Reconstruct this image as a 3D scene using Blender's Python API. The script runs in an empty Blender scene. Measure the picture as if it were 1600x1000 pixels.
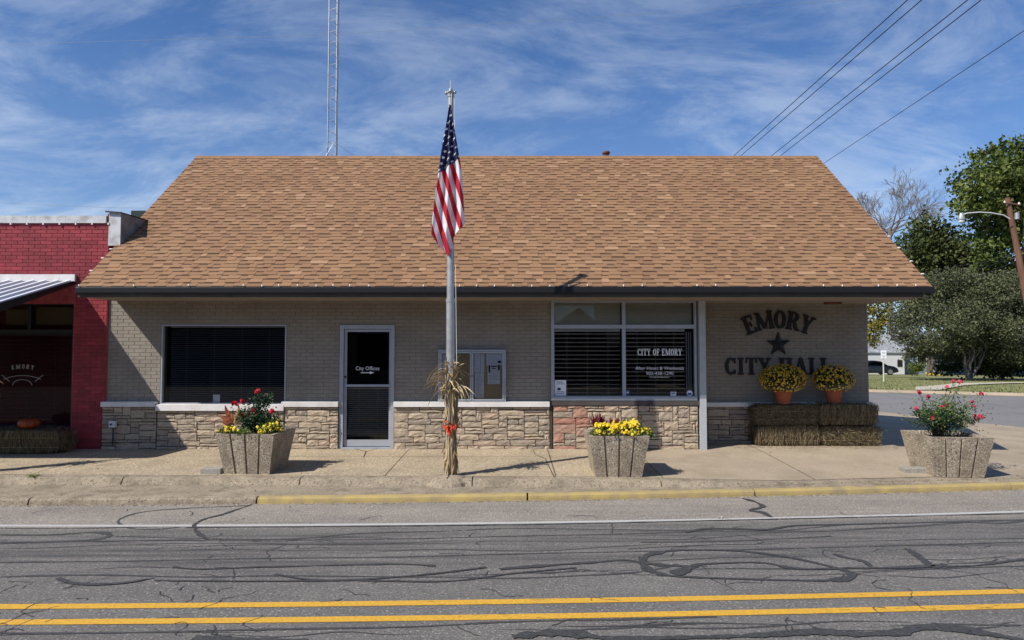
import bpy, math, random
from mathutils import Vector, Matrix, noise
R = math.radians
rnd = random.Random(7)
SC = bpy.context.scene
COL = SC.collection

# ------------------------------------------------------------------ camera, light, exposure
F_PX, PITCH, CAMZ = 1067.0, math.atan(45/1067.0), 1.97
cd = bpy.data.cameras.new('camera'); cam = bpy.data.objects.new('camera', cd); COL.objects.link(cam)
cd.sensor_width = 36; cd.lens = 36*F_PX/1600; cd.clip_start = .05; cd.clip_end = 2000
cam.location = (0, 0, CAMZ); cam.rotation_euler = (R(90)+PITCH, 0, 0)
SC.camera = cam
SC.render.resolution_x, SC.render.resolution_y = 1024, 640
SUN_EL = R(44.4)
SDX, SDY = 1.38/1.704, 1/1.704          # horizontal direction the light travels
sd = bpy.data.lights.new('sun', 'SUN'); sun = bpy.data.objects.new('sun', sd); COL.objects.link(sun)
sd.energy = 4.8; sd.angle = R(.5); sd.color = (1, .95, .87)
ldir = Vector((SDX*math.cos(SUN_EL), SDY*math.cos(SUN_EL), -math.sin(SUN_EL)))
sun.rotation_euler = ldir.to_track_quat('-Z', 'Y').to_euler(); sun.location = (-20, -15, 25)
SC.view_settings.view_transform = 'Standard'; SC.view_settings.look = 'None'
SC.view_settings.gamma = 1; SC.view_settings.use_curve_mapping = False; SC.view_settings.exposure = .25

w = bpy.data.worlds.new('World'); SC.world = w; w.use_nodes = True
nt = w.node_tree; nt.nodes.clear(); N = nt.nodes.new; L = nt.links.new
out = N('ShaderNodeOutputWorld'); bg = N('ShaderNodeBackground'); bg.inputs[1].default_value = .066
sky = N('ShaderNodeTexSky'); sky.sky_type = 'NISHITA'; sky.sun_disc = False
sky.sun_elevation = SUN_EL; sky.sun_rotation = math.atan2(-SDX, -SDY) % (2*math.pi)
sky.air_density = 1.0; sky.dust_density = .6; sky.ozone_density = 2.2; sky.altitude = 100
tc = N('ShaderNodeTexCoord'); sep = N('ShaderNodeSeparateXYZ'); L(tc.outputs['Generated'], sep.inputs[0])
def wmath(op, a, b=None, c=None, clamp=False):
    n = N('ShaderNodeMath'); n.operation = op; n.use_clamp = clamp
    for i, v in enumerate((a, b, c)):
        if v is None: continue
        if hasattr(v, 'links'): L(v, n.inputs[i])
        else: n.inputs[i].default_value = v
    return n.outputs[0]
zc = wmath('MAXIMUM', sep.outputs[2], .06)
zc = wmath('ADD', zc, .33)
cx_ = wmath('DIVIDE', sep.outputs[0], zc); cy_ = wmath('DIVIDE', sep.outputs[1], zc)
comb = N('ShaderNodeCombineXYZ'); L(cx_, comb.inputs[0]); L(cy_, comb.inputs[1])
mp = N('ShaderNodeMapping'); mp.inputs['Rotation'].default_value = (0, 0, R(-28)); mp.inputs['Scale'].default_value = (1.0, 1.7, 1)
mp.inputs['Location'].default_value = (3.1, 7.7, 0)
L(comb.outputs[0], mp.inputs[0])
def wnoise(scale, det, rough, dist, vec):
    n = N('ShaderNodeTexNoise'); n.inputs['Scale'].default_value = scale; n.inputs['Detail'].default_value = det
    n.inputs['Roughness'].default_value = rough; n.inputs['Distortion'].default_value = dist; L(vec, n.inputs['Vector'])
    return n.outputs[0]
n1 = wnoise(2.3, 12, .66, .55, mp.outputs[0]); n2 = wnoise(.6, 3, .5, .3, comb.outputs[0]); n3 = wnoise(7, 8, .6, .4, mp.outputs[0])
s = wmath('ADD', wmath('MULTIPLY', n1, .75), wmath('MULTIPLY', n2, .45)); s = wmath('ADD', s, wmath('MULTIPLY', n3, .16))
mr = N('ShaderNodeMapRange'); mr.inputs[1].default_value = .58; mr.inputs[2].default_value = .84; mr.interpolation_type = 'SMOOTHSTEP'; L(s, mr.inputs[0])
hz = wmath('SUBTRACT', 1.0, wmath('MULTIPLY', sep.outputs[2], 1.6), clamp=True)
cl = wmath('MULTIPLY', mr.outputs[0], wmath('ADD', wmath('MULTIPLY', hz, .46), .12)); cl = wmath('ADD', cl, wmath('MULTIPLY', wmath('POWER', hz, 2.6), .30))
tint = N('ShaderNodeMix'); tint.data_type = 'RGBA'; tint.blend_type = 'MULTIPLY'; tint.inputs[0].default_value = 1
L(sky.outputs[0], tint.inputs[6]); tint.inputs[7].default_value = (.66, 1.05, 1.54, 1)
mx = N('ShaderNodeMix'); mx.data_type = 'RGBA'; L(cl, mx.inputs[0]); L(tint.outputs[2], mx.inputs[6]); mx.inputs[7].default_value = (9.8, 11.0, 12.5, 1)
L(mx.outputs[2], bg.inputs[0]); L(bg.outputs[0], out.inputs[0])

# ------------------------------------------------------------------ helpers
def P(x, y, D):
    """photo measurement at a known distance -> real point"""
    u = (x-800)/F_PX; v = (500-y)/F_PX
    k = D/(math.cos(PITCH)-v*math.sin(PITCH))
    return Vector((u*k, D, CAMZ+k*(math.sin(PITCH)+v*math.cos(PITCH))))
def G(x, y, z=0.0):
    u = (x-800)/F_PX; v = (500-y)/F_PX
    dz = math.sin(PITCH)+v*math.cos(PITCH); k = (z-CAMZ)/dz
    return Vector((u*k, k*(math.cos(PITCH)-v*math.sin(PITCH)), z))
def sR(v):
    v /= 255.0
    return v/12.92 if v <= .04045 else ((v+.055)/1.055)**2.4
def rgb(r, g, b): return (sR(r), sR(g), sR(b), 1)

class MB:
    def __init__(s): s.v = []; s.f = []; s.t = []; s.uv = None
    def face(s, pts, tone=.5):
        i = len(s.v); s.v += [tuple(p) for p in pts]; s.f.append(tuple(range(i, i+len(pts)))); s.t.append(tone)
    def add(s, vs, fs, tone=.5):
        i = len(s.v); s.v += [tuple(p) for p in vs]
        for f in fs: s.f.append(tuple(i+k for k in f)); s.t.append(tone)
    def box(s, x0, x1, y0, y1, z0, z1, tone=.5, M=None):
        vs = [(x, y, z) for x in (x0, x1) for y in (y0, y1) for z in (z0, z1)]
        if M is not None: vs = [M @ Vector(p) for p in vs]
        s.add(vs, [(0,1,3,2),(4,6,7,5),(0,4,5,1),(2,3,7,6),(0,2,6,4),(1,5,7,3)], tone)
    def tube(s, pts, rad, n=8, tone=.5, cap=True):
        pts = [Vector(p) for p in pts]; m = len(pts)
        if not hasattr(rad, '__len__'): rad = [rad]*m
        i0 = len(s.v); up = None
        for k, p in enumerate(pts):
            d = (pts[min(k+1, m-1)]-pts[max(k-1, 0)])
            if d.length < 1e-9: d = Vector((0,0,1))
            d.normalize()
            if up is None:
                up = d.orthogonal().normalized()
            else:
                up = (up-d*up.dot(d))
                up = up.normalized() if up.length > 1e-6 else d.orthogonal().normalized()
            b = d.cross(up)
            for j in range(n):
                a = 2*math.pi*j/n
                s.v.append(tuple(p+(up*math.cos(a)+b*math.sin(a))*rad[k]))
        for k in range(m-1):
            for j in range(n):
                a = i0+k*n+j; b_ = i0+k*n+(j+1) % n
                s.f.append((a, b_, b_+n, a+n)); s.t.append(tone)
        if cap:
            s.f.append(tuple(i0+j for j in range(n))[::-1]); s.t.append(tone)
            s.f.append(tuple(i0+(m-1)*n+j for j in range(n))); s.t.append(tone)
    def lathe(s, prof, c=(0,0,0), n=24, tone=.5):
        i0 = len(s.v)
        for r, z in prof:
            for j in range(n):
                a = 2*math.pi*j/n; s.v.append((c[0]+r*math.cos(a), c[1]+r*math.sin(a), c[2]+z))
        for k in range(len(prof)-1):
            for j in range(n):
                a = i0+k*n+j; b = i0+k*n+(j+1) % n
                s.f.append((a, b, b+n, a+n)); s.t.append(tone)
    def prism_xz(s, poly, y0, y1, tone=.5):
        """polygon in x,z pulled from y0 (front) to y1"""
        n = len(poly); i = len(s.v)
        s.v += [(p[0], y0, p[1]) for p in poly]+[(p[0], y1, p[1]) for p in poly]
        s.f.append(tuple(i+k for k in range(n))); s.f.append(tuple(i+n+k for k in range(n))[::-1]); s.t += [tone, tone]
        for k in range(n):
            j = (k+1) % n; s.f.append((i+j, i+k, i+n+k, i+n+j)); s.t.append(tone)
    def mesh(s, name, mat, smooth=False, origin=None):
        me = bpy.data.meshes.new(name)
        vs = s.v
        if origin is not None:
            o = origin; vs = [(a-o[0], b-o[1], c-o[2]) for a, b, c in vs]
        me.from_pydata(vs, [], s.f)
        if isinstance(mat, (list, tuple)):
            for m in mat: me.materials.append(m)
        elif mat: me.materials.append(mat)
        at = me.attributes.new('tone', 'FLOAT', 'FACE'); at.data.foreach_set('value', s.t)
        if smooth: me.polygons.foreach_set('use_smooth', [True]*len(me.polygons))
        me.update(); return me
    def build(s, name, mat, parent=None, smooth=False, origin=None, loc=(0,0,0)):
        if origin is None and parent is not None: origin = parent.get('_o')
        o = bpy.data.objects.new(name, s.mesh(name, mat, smooth, origin)); COL.objects.link(o); o.location = loc
        if parent is not None:
            o.parent = parent
            if origin is not None: o['_o'] = tuple(origin)
        return o
ALL_O = []
def thing(name, loc, label, cat, group=None, rz=0, world=True):
    """Empty at the thing's base; world=True: children are modelled in place and shifted to it"""
    o = bpy.data.objects.new(name, None); COL.objects.link(o); o.location = loc; o.rotation_euler = (0, 0, rz)
    o.empty_display_size = .2; o['label'] = label; o['category'] = cat
    if group: o['group'] = group
    if world: o['_o'] = tuple(loc)
    return o
def tag(o, label, cat, group=None):
    o['label'] = label; o['category'] = cat
    if group: o['group'] = group
    return o
def kind(o, k='structure'): o['kind'] = k; return o
def link_piece(name, me, parent, loc, rot=(0,0,0), sc=(1,1,1)):
    o = bpy.data.objects.new(name, me); COL.objects.link(o); o.parent = parent
    po = parent.get('_o', (0,0,0))
    o.location = (loc[0]-po[0], loc[1]-po[1], loc[2]-po[2]); o.rotation_euler = rot; o.scale = sc
    return o
def copy_tree(o, parent=None):
    c = o.copy(); COL.objects.link(c); c.parent = parent
    for ch in list(o.children): copy_tree(ch, c)
    return c

# ------------------------------------------------------------------ materials
def mat(name, c1, c2=None, scale=6, rough=.7, bump=0, bscale=None, metal=0, stops=None, det=6, stretch=(1,1,1), dirt=None, dscale=1.5, tonemix=0, spec=.3, coords='pos', trans=0, bdist=.01, speck=None):
    m = bpy.data.materials.new(name); m.use_nodes = True; t = m.node_tree; nd = t.nodes; nd.clear(); K = nd.new; l = t.links.new
    o = K('ShaderNodeOutputMaterial'); b = K('ShaderNodeBsdfPrincipled'); l(b.outputs[0], o.inputs[0])
    b.inputs['Roughness'].default_value = rough; b.inputs['Metallic'].default_value = metal
    b.inputs['Specular IOR Level'].default_value = spec
    if coords == 'pos':
        g = K('ShaderNodeNewGeometry'); vec = g.outputs['Position']
    else:
        g = K('ShaderNodeTexCoord'); vec = g.outputs['Object']
    mpn = K('ShaderNodeMapping'); mpn.inputs['Scale'].default_value = stretch; l(vec, mpn.inputs[0]); vec2 = mpn.outputs[0]
    def noi(sc, d=6, r=.6, v=vec2):
        n = K('ShaderNodeTexNoise'); n.inputs['Scale'].default_value = sc; n.inputs['Detail'].default_value = d; n.inputs['Roughness'].default_value = r; l(v, n.inputs['Vector']); return n.outputs[0]
    def mixc(f, a, bb, mode='MIX'):
        x = K('ShaderNodeMix'); x.data_type = 'RGBA'; x.blend_type = mode
        if hasattr(f, 'links'): l(f, x.inputs[0])
        else: x.inputs[0].default_value = f
        for i, q in ((6, a), (7, bb)):
            if hasattr(q, 'links'): l(q, x.inputs[i])
            else: x.inputs[i].default_value = q
        return x.outputs[2]
    def rng(v, a, bb, lo=0, hi=1):
        x = K('ShaderNodeMapRange'); l(v, x.inputs[0]); x.inputs[1].default_value = a; x.inputs[2].default_value = bb; x.inputs[3].default_value = lo; x.inputs[4].default_value = hi; return x.outputs[0]
    if stops:
        at = K('ShaderNodeAttribute'); at.attribute_name = 'tone'
        rp = K('ShaderNodeValToRGB'); e = rp.color_ramp.elements
        while len(e) < len(stops): e.new(.5)
        for q, (p, c) in zip(e, sorted(stops)): q.position = p; q.color = c
        l(at.outputs['Fac'], rp.inputs[0]); col = rp.outputs[0]
        if c2 is not None: col = mixc(rng(noi(scale, det), .3, .7, 0, 1), col, mixc(1.0, col, c2, 'MULTIPLY'))
    else:
        col = c1
        if c2 is not None: col = mixc(rng(noi(scale, det), .35, .65), c1, c2)
        if tonemix:
            at = K('ShaderNodeAttribute'); at.attribute_name = 'tone'
            h = K('ShaderNodeHueSaturation'); l(rng(at.outputs['Fac'], 0, 1, 1-tonemix, 1+tonemix), h.inputs['Value'])
            if hasattr(col, 'links'): l(col, h.inputs['Color'])
            else: h.inputs['Color'].default_value = col
            col = h.outputs[0]
    if speck:
        for (sc, lo, hi, c, amt) in speck:
            v = K('ShaderNodeTexNoise'); v.inputs['Scale'].default_value = sc; v.inputs['Detail'].default_value = 2; l(vec, v.inputs['Vector'])
            f = rng(v.outputs[0], lo, hi, 0, amt); x = K('ShaderNodeClamp'); l(f, x.inputs[0]); col = mixc(x.outputs[0], col, c)
    if dirt is not None:
        f = rng(noi(dscale, 8, .65, vec), .48, .72, 0, .85); x = K('ShaderNodeClamp'); l(f, x.inputs[0]); col = mixc(x.outputs[0], col, dirt)
    if hasattr(col, 'links'): l(col, b.inputs['Base Color'])
    else: b.inputs['Base Color'].default_value = col
    if bump:
        bn = K('ShaderNodeBump'); bn.inputs['Strength'].default_value = bump; bn.inputs['Distance'].default_value = bdist
        l(noi(bscale or scale*4, 8, .65), bn.inputs['Height']); l(bn.outputs[0], b.inputs['Normal'])
    if trans:
        tr = K('ShaderNodeBsdfTranslucent'); ms = K('ShaderNodeMixShader'); ms.inputs[0].default_value = trans
        if hasattr(col, 'links'): l(col, tr.inputs[0])
        else: tr.inputs[0].default_value = col
        l(b.outputs[0], ms.inputs[1]); l(tr.outputs[0], ms.inputs[2]); l(ms.outputs[0], o.inputs[0])
    return m
def glassmat(name, tint=.85, gloss=1.0):
    m = bpy.data.materials.new(name); m.use_nodes = True; t = m.node_tree; nd = t.nodes; nd.clear(); K = nd.new; l = t.links.new
    o = K('ShaderNodeOutputMaterial'); ms = K('ShaderNodeMixShader'); tr = K('ShaderNodeBsdfTransparent'); gl = K('ShaderNodeBsdfGlossy')
    tr.inputs[0].default_value = (tint, tint, tint*1.02, 1); gl.inputs['Roughness'].default_value = .01
    fr = K('ShaderNodeFresnel'); fr.inputs[0].default_value = 1.5
    mm = K('ShaderNodeMath'); mm.operation = 'MULTIPLY_ADD'; l(fr.outputs[0], mm.inputs[0]); mm.inputs[1].default_value = gloss*1.0; mm.inputs[2].default_value = .0
    l(mm.outputs[0], ms.inputs[0]); l(tr.outputs[0], ms.inputs[1]); l(gl.outputs[0], ms.inputs[2]); l(ms.outputs[0], o.inputs[0])
    return m
c4 = lambda r, g, b: (r, g, b, 1)
M = {}
M['asphalt'] = mat('asphalt', c4(.190,.175,.158), c4(.148,.137,.125), 1.1, .92, .9, 90, dirt=None, speck=[(42,.56,.70,c4(.45,.43,.40),.7),(50,.56,.70,c4(.03,.03,.03),.8),(9,.52,.75,c4(.09,.088,.087),.4)], bdist=.012)
def asphalt_bands(m):
    # tyre-worn darker bands along the lane: noise drawn out along the road
    t = m.node_tree; b = [n for n in t.nodes if n.type == 'BSDF_PRINCIPLED'][0]; src = b.inputs['Base Color'].links[0].from_socket
    K = t.nodes.new; l = t.links.new
    g = K('ShaderNodeNewGeometry'); mp_ = K('ShaderNodeMapping'); mp_.inputs['Scale'].default_value = (.16, 3.2, 1); mp_.inputs['Rotation'].default_value = (0,0,R(-2.6)); l(g.outputs['Position'], mp_.inputs[0])
    n = K('ShaderNodeTexNoise'); n.inputs['Scale'].default_value = 1.6; n.inputs['Detail'].default_value = 9; n.inputs['Roughness'].default_value = .68; l(mp_.outputs[0], n.inputs['Vector'])
    sp = K('ShaderNodeSeparateXYZ'); l(g.outputs['Position'], sp.inputs[0])
    # lane centre band at about y 6.7
    ma = K('ShaderNodeMath'); ma.operation = 'MULTIPLY_ADD'; l(sp.outputs[0], ma.inputs[0]); ma.inputs[1].default_value = -.05; l(sp.outputs[1], ma.inputs[2])
    d = K('ShaderNodeMath'); d.operation = 'SUBTRACT'; l(ma.outputs[0], d.inputs[0]); d.inputs[1].default_value = 6.95
    ab = K('ShaderNodeMath'); ab.operation = 'ABSOLUTE'; l(d.outputs[0], ab.inputs[0])
    r1 = K('ShaderNodeMapRange'); l(ab.outputs[0], r1.inputs[0]); r1.inputs[1].default_value = .95; r1.inputs[2].default_value = .25; r1.inputs[3].default_value = .22; r1.inputs[4].default_value = .95
    r2 = K('ShaderNodeMapRange'); l(n.outputs[0], r2.inputs[0]); r2.inputs[1].default_value = .42; r2.inputs[2].default_value = .66
    mu = K('ShaderNodeMath'); mu.operation = 'MULTIPLY'; l(r1.outputs[0], mu.inputs[0]); l(r2.outputs[0], mu.inputs[1])
    x = K('ShaderNodeMix'); x.data_type = 'RGBA'; l(mu.outputs[0], x.inputs[0]); l(src, x.inputs[6]); x.inputs[7].default_value = c4(.055,.054,.053)
    # parking strip beyond the edge line is older and paler
    r4 = K('ShaderNodeMapRange'); m4 = K('ShaderNodeMath'); m4.operation = 'MULTIPLY_ADD'; l(n.outputs[0], m4.inputs[0]); m4.inputs[1].default_value = .25; l(ma.outputs[0], m4.inputs[2])
    l(m4.outputs[0], r4.inputs[0]); r4.inputs[1].default_value = 7.80; r4.inputs[2].default_value = 8.02; r4.inputs[3].default_value = 0; r4.inputs[4].default_value = .8
    y = K('ShaderNodeMix'); y.data_type = 'RGBA'; y.blend_type = 'MULTIPLY'; l(r4.outputs[0], y.inputs[0]); l(x.outputs[2], y.inputs[6]); y.inputs[7].default_value = c4(1.8,1.68,1.55)
    l(y.outputs[2], b.inputs['Base Color'])
asphalt_bands(M['asphalt'])
M['asphalt2'] = mat('side_street_asphalt', c4(.20,.19,.185), c4(.165,.158,.152), .4, .92, .5, 60, speck=[(40,.56,.7,c4(.34,.32,.3),.5)])
def worn(name, c, under, thr, scale=14, stretch=(.5,2,1)):
    """paint with worn-through spots showing the asphalt"""
    m = bpy.data.materials.new(name); m.use_nodes = True; t = m.node_tree; nd = t.nodes; nd.clear(); K = nd.new; l = t.links.new
    o = K('ShaderNodeOutputMaterial'); b = K('ShaderNodeBsdfPrincipled'); b.inputs['Roughness'].default_value = .75
    tr = K('ShaderNodeBsdfTransparent'); ms = K('ShaderNodeMixShader')
    g = K('ShaderNodeNewGeometry'); mp_ = K('ShaderNodeMapping'); mp_.inputs['Scale'].default_value = stretch; l(g.outputs['Position'], mp_.inputs[0])
    n = K('ShaderNodeTexNoise'); n.inputs['Scale'].default_value = scale; n.inputs['Detail'].default_value = 8; n.inputs['Roughness'].default_value = .75; l(mp_.outputs[0], n.inputs['Vector'])
    n0 = K('ShaderNodeTexNoise'); n0.inputs['Scale'].default_value = .9; n0.inputs['Detail'].default_value = 3; l(g.outputs['Position'], n0.inputs['Vector'])
    ad = K('ShaderNodeMath'); ad.operation = 'MULTIPLY_ADD'; l(n0.outputs[0], ad.inputs[0]); ad.inputs[1].default_value = .45; l(n.outputs[0], ad.inputs[2])
    r = K('ShaderNodeMapRange'); l(ad.outputs[0], r.inputs[0]); r.inputs[1].default_value = thr+.225; r.inputs[2].default_value = thr+.255; r.inputs[3].default_value = 0; r.inputs[4].default_value = 1
    n2 = K('ShaderNodeTexNoise'); n2.inputs['Scale'].default_value = 45; n2.inputs['Detail'].default_value = 4; l(g.outputs['Position'], n2.inputs['Vector'])
    x = K('ShaderNodeMix'); x.data_type = 'RGBA'; r3 = K('ShaderNodeMapRange'); l(n2.outputs[0], r3.inputs[0]); r3.inputs[1].default_value = .4; r3.inputs[2].default_value = .75; l(r3.outputs[0], x.inputs[0])
    x.inputs[6].default_value = c; x.inputs[7].default_value = under; l(x.outputs[2], b.inputs['Base Color'])
    l(r.outputs[0], ms.inputs[0]); l(b.outputs[0], ms.inputs[1]); l(tr.outputs[0], ms.inputs[2]); l(ms.outputs[0], o.inputs[0])
    return m
M['yellow_line'] = worn('road_paint_yellow', c4(.66,.36,.028), c4(.42,.245,.045), .62, 20, (.35,2.4,1))
M['white_line'] = worn('road_paint_white', c4(.46,.45,.43), c4(.34,.33,.31), .76, 20)
M['tar'] = worn('tar', c4(.034,.034,.034), c4(.075,.073,.071), .635, 22, (1,1,1))
M['tar_thin'] = worn('tar_worn', c4(.045,.044,.043), c4(.08,.08,.078), .60, 16, (1,1,1))
AG = [(30,.54,.68,c4(.62,.52,.38),.85),(38,.55,.68,c4(.11,.085,.06),.85),(2.2,.5,.72,c4(.25,.20,.14),.55)]
M['aggregate'] = mat('exposed_aggregate', c4(.42,.335,.225), c4(.34,.27,.18), 1.2, .9, .7, 70, speck=AG)
M['concrete'] = mat('pale_concrete', c4(.39,.315,.225), c4(.325,.26,.185), 1.0, .88, .25, 40, dirt=c4(.23,.185,.13), dscale=.8, speck=[(30,.56,.70,c4(.48,.41,.31),.5),(35,.58,.7,c4(.18,.14,.10),.5)])
M['kerb_concrete'] = mat('kerb_concrete', c4(.33,.27,.195), c4(.25,.205,.145), 3, .92, .5, 40, dirt=c4(.13,.105,.075), dscale=4, speck=[(30,.56,.70,c4(.46,.38,.28),.6),(38,.55,.68,c4(.09,.07,.05),.8)])
M['kerb_yellow'] = mat('kerb_paint_yellow', c4(.43,.32,.115), c4(.33,.25,.12), 5, .88, .7, 30, dirt=c4(.25,.20,.13), dscale=2.6)
M['planter'] = mat('planter_aggregate', c4(.38,.315,.235), c4(.30,.245,.18), 5, .9, 1.0, 60, speck=[(45,.53,.64,c4(.62,.54,.42),.85),(55,.54,.66,c4(.07,.055,.04),.9)], coords='obj', bdist=.015, dirt=c4(.17,.14,.10), dscale=2.2)
M['soil'] = mat('potting_soil', c4(.05,.035,.025), c4(.02,.015,.01), 40, 1, 1, 60)
BR = [(0, c4(.272,.240,.200)), (1, c4(.292,.260,.218))]
M['grey_brick'] = mat('painted_brick', None, c4(.86,.85,.84), 3, .75, .5, 45, stops=BR, dirt=c4(.20,.175,.145), dscale=1.3)
M['grey_joint'] = mat('painted_joint', c4(.258,.228,.190), None, 8, .85, .4, 40)
M['red_brick'] = mat('painted_red_brick', None, c4(.72,.72,.75), 5, .6, .5, 40, stops=[(0, c4(.26,.03,.038)), (1, c4(.37,.045,.055))], dirt=c4(.17,.022,.028), dscale=1.8)
M['red_joint'] = mat('red_mortar', c4(.36,.075,.085), c4(.27,.04,.048), 9, .85)
M['red_paint'] = mat('red_paint_smooth', c4(.14,.012,.016), c4(.11,.010,.013), 3, .6)
M['stone'] = mat('ledge_stone', None, c4(.66,.62,.58), 16, .9, 1.0, 40, stops=[(0, c4(.36,.30,.24)), (.3, c4(.50,.42,.32)), (.6, c4(.60,.49,.36)), (.8, c4(.52,.39,.30)), (1, c4(.52,.25,.18))], bdist=.016, stretch=(.8,1,2.6))
M['stone_joint'] = mat('stone_joint', c4(.075,.058,.043), c4(.05,.04,.03), 9, .95)
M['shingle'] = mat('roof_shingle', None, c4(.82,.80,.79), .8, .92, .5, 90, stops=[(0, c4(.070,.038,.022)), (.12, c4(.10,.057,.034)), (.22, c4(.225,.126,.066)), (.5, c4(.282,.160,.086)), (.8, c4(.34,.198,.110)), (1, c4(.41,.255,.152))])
M['trim_black'] = mat('black_gutter_paint', c4(.012,.012,.014), None, 4, .5)
M['trim_brown'] = mat('fascia_board', c4(.085,.072,.066), c4(.06,.05,.045), 3, .7)
M['soffit'] = mat('soffit_board', c4(.30,.255,.20), c4(.24,.20,.155), 3, .8)
M['white_trim'] = mat('white_ledge_paint', c4(.74,.72,.70), c4(.66,.63,.60), 5, .6, dirt=c4(.5,.46,.42))
M['frame'] = mat('aluminium_frame', c4(.40,.42,.46), c4(.36,.38,.42), 6, .4, metal=.25)
M['pillar'] = mat('pillar_paint', c4(.42,.44,.46), c4(.37,.39,.41), 5, .6)
M['galv'] = mat('galvanised_steel', c4(.46,.46,.46), c4(.36,.36,.37), 9, .42, .1, 40, metal=.55, dirt=c4(.3,.28,.25))
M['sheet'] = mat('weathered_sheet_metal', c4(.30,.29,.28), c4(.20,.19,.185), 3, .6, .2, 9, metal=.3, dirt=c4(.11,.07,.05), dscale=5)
M['sheet_lt'] = mat('pale_sheet_metal', c4(.60,.60,.60), c4(.45,.45,.45), 4, .55, .2, 9, dirt=c4(.3,.28,.26), dscale=4)
M['slat'] = mat('blind_slat', c4(.80,.79,.75), None, 4, .6)
M['slat_cream'] = mat('blind_slat_cream', c4(.72,.69,.53), c4(.66,.63,.49), 4, .6)
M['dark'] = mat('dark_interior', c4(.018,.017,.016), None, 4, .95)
M['glass'] = glassmat('window_glass'); M['glass3'] = glassmat('shaded_glass', .6, .35); M['glass2'] = glassmat('door_glass', .85)
M['black_letter'] = mat('black_lettering', c4(.012,.012,.013), None, 4, .5)
M['vinyl'] = mat('white_vinyl', c4(.78,.78,.78), None, 4, .5)
M['paper'] = mat('paper', c4(.90,.90,.92), c4(.84,.84,.86), 4, .7)
M['ink'] = mat('ink', c4(.04,.04,.045), None, 4, .6)
M['cork'] = mat('cork', c4(.50,.37,.19), c4(.42,.31,.16), 30, .9)
M['bluestick'] = mat('sticker_blue', c4(.05,.09,.25), None, 4, .5)
M['straw'] = mat('straw', None, c4(.65,.63,.6), 25, .9, 0, stops=[(0, c4(.06,.045,.022)), (.5, c4(.17,.13,.07)), (1, c4(.32,.255,.15))])
M['corn'] = mat('dry_corn', None, c4(.7,.68,.62), 14, .8, 0, stops=[(0, c4(.15,.09,.045)), (.5, c4(.40,.29,.15)), (1, c4(.68,.56,.36))], trans=.15)
M['ribbon'] = mat('orange_ribbon', c4(.70,.07,.02), c4(.60,.04,.015), 8, .5)
M['terracotta'] = mat('terracotta', c4(.36,.10,.045), c4(.30,.08,.04), 12, .8)
M['leaf'] = mat('rose_leaf', None, c4(.8,.8,.8), 12, .5, 0, stops=[(0, c4(.015,.035,.018)), (.6, c4(.04,.085,.035)), (1, c4(.09,.14,.05))], trans=.15)
M['leaf_lt'] = mat('light_leaf', None, c4(.8,.8,.8), 12, .5, 0, stops=[(0, c4(.05,.09,.02)), (.6, c4(.11,.17,.035)), (1, c4(.22,.27,.06))], trans=.2)
M['coleus'] = mat('russet_leaf', None, c4(.8,.7,.7), 12, .55, 0, stops=[(0, c4(.22,.05,.02)), (.6, c4(.38,.12,.05)), (1, c4(.50,.30,.12))], trans=.2)
M['purple'] = mat('dark_red_plume', c4(.09,.008,.02), c4(.14,.015,.03), 30, .7)
M['stem'] = mat('plant_stem', c4(.09,.08,.035), c4(.06,.045,.02), 20, .8)
M['rose'] = mat('red_petal', c4(.62,.02,.035), c4(.45,.01,.02), 30, .6, trans=.2)
M['pink'] = mat('pink_petal', c4(.72,.06,.12), c4(.55,.03,.08), 30, .6, trans=.2)
M['yellow'] = mat('yellow_petal', None, c4(.9,.85,.7), 30, .6, stops=[(0, c4(.75,.42,.01)), (.5, c4(.90,.68,.02)), (1, c4(.95,.82,.10))], trans=.2)
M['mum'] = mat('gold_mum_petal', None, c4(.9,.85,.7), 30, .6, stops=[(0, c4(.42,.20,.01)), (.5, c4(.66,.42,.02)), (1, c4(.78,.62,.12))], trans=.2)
M['pumpkin'] = mat('pumpkin_skin', c4(.27,.055,.012), c4(.20,.04,.01), 6, .5)
M['bark'] = mat('bark', c4(.12,.095,.075), c4(.06,.048,.04), 9, .95, 1, 20, stretch=(1,1,.3))
M['bark_pale'] = mat('pale_bark', c4(.30,.28,.26), c4(.16,.14,.13), 6, .95, .6, 20)
M['pole_wood'] = mat('pole_wood', c4(.20,.10,.065), c4(.13,.065,.045), 5, .95, .6, 20, stretch=(1,1,.2))
def treeleaf(n, a, b, c): return mat(n, None, c4(.8,.82,.75), 1.2, .65, 0, stops=[(0, a), (.5, b), (1, c)], trans=.22)
M['tree_green'] = treeleaf('broad_leaf', c4(.045,.068,.017), c4(.10,.135,.028), c4(.185,.21,.045))
M['tree_dark'] = treeleaf('dark_leaf', c4(.032,.045,.016), c4(.065,.085,.026), c4(.12,.135,.042))
M['tree_olive'] = treeleaf('olive_leaf', c4(.048,.055,.028), c4(.10,.11,.053), c4(.18,.19,.095))
M['tree_yellow'] = treeleaf('yellowing_leaf', c4(.08,.09,.02), c4(.20,.18,.035), c4(.36,.28,.05))
M['lawn'] = mat('lawn', c4(.165,.185,.062), c4(.23,.215,.095), .55, .95, .8, 22, speck=[(3.5,.5,.7,c4(.30,.255,.13),.6),(14,.5,.7,c4(.07,.10,.03),.6)])
M['ground'] = mat('dirt', c4(.20,.17,.11), c4(.14,.13,.07), .5, .95, .4, 9)
M['sand'] = mat('sandy_path', c4(.52,.46,.37), c4(.44,.39,.31), 1.5, .95, .3, 20)
M['siding'] = mat('blue_siding', c4(.26,.32,.36), c4(.19,.24,.27), 2, .7)
M['white_wall'] = mat('white_siding', c4(.62,.62,.62), None, 2, .7)
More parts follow.
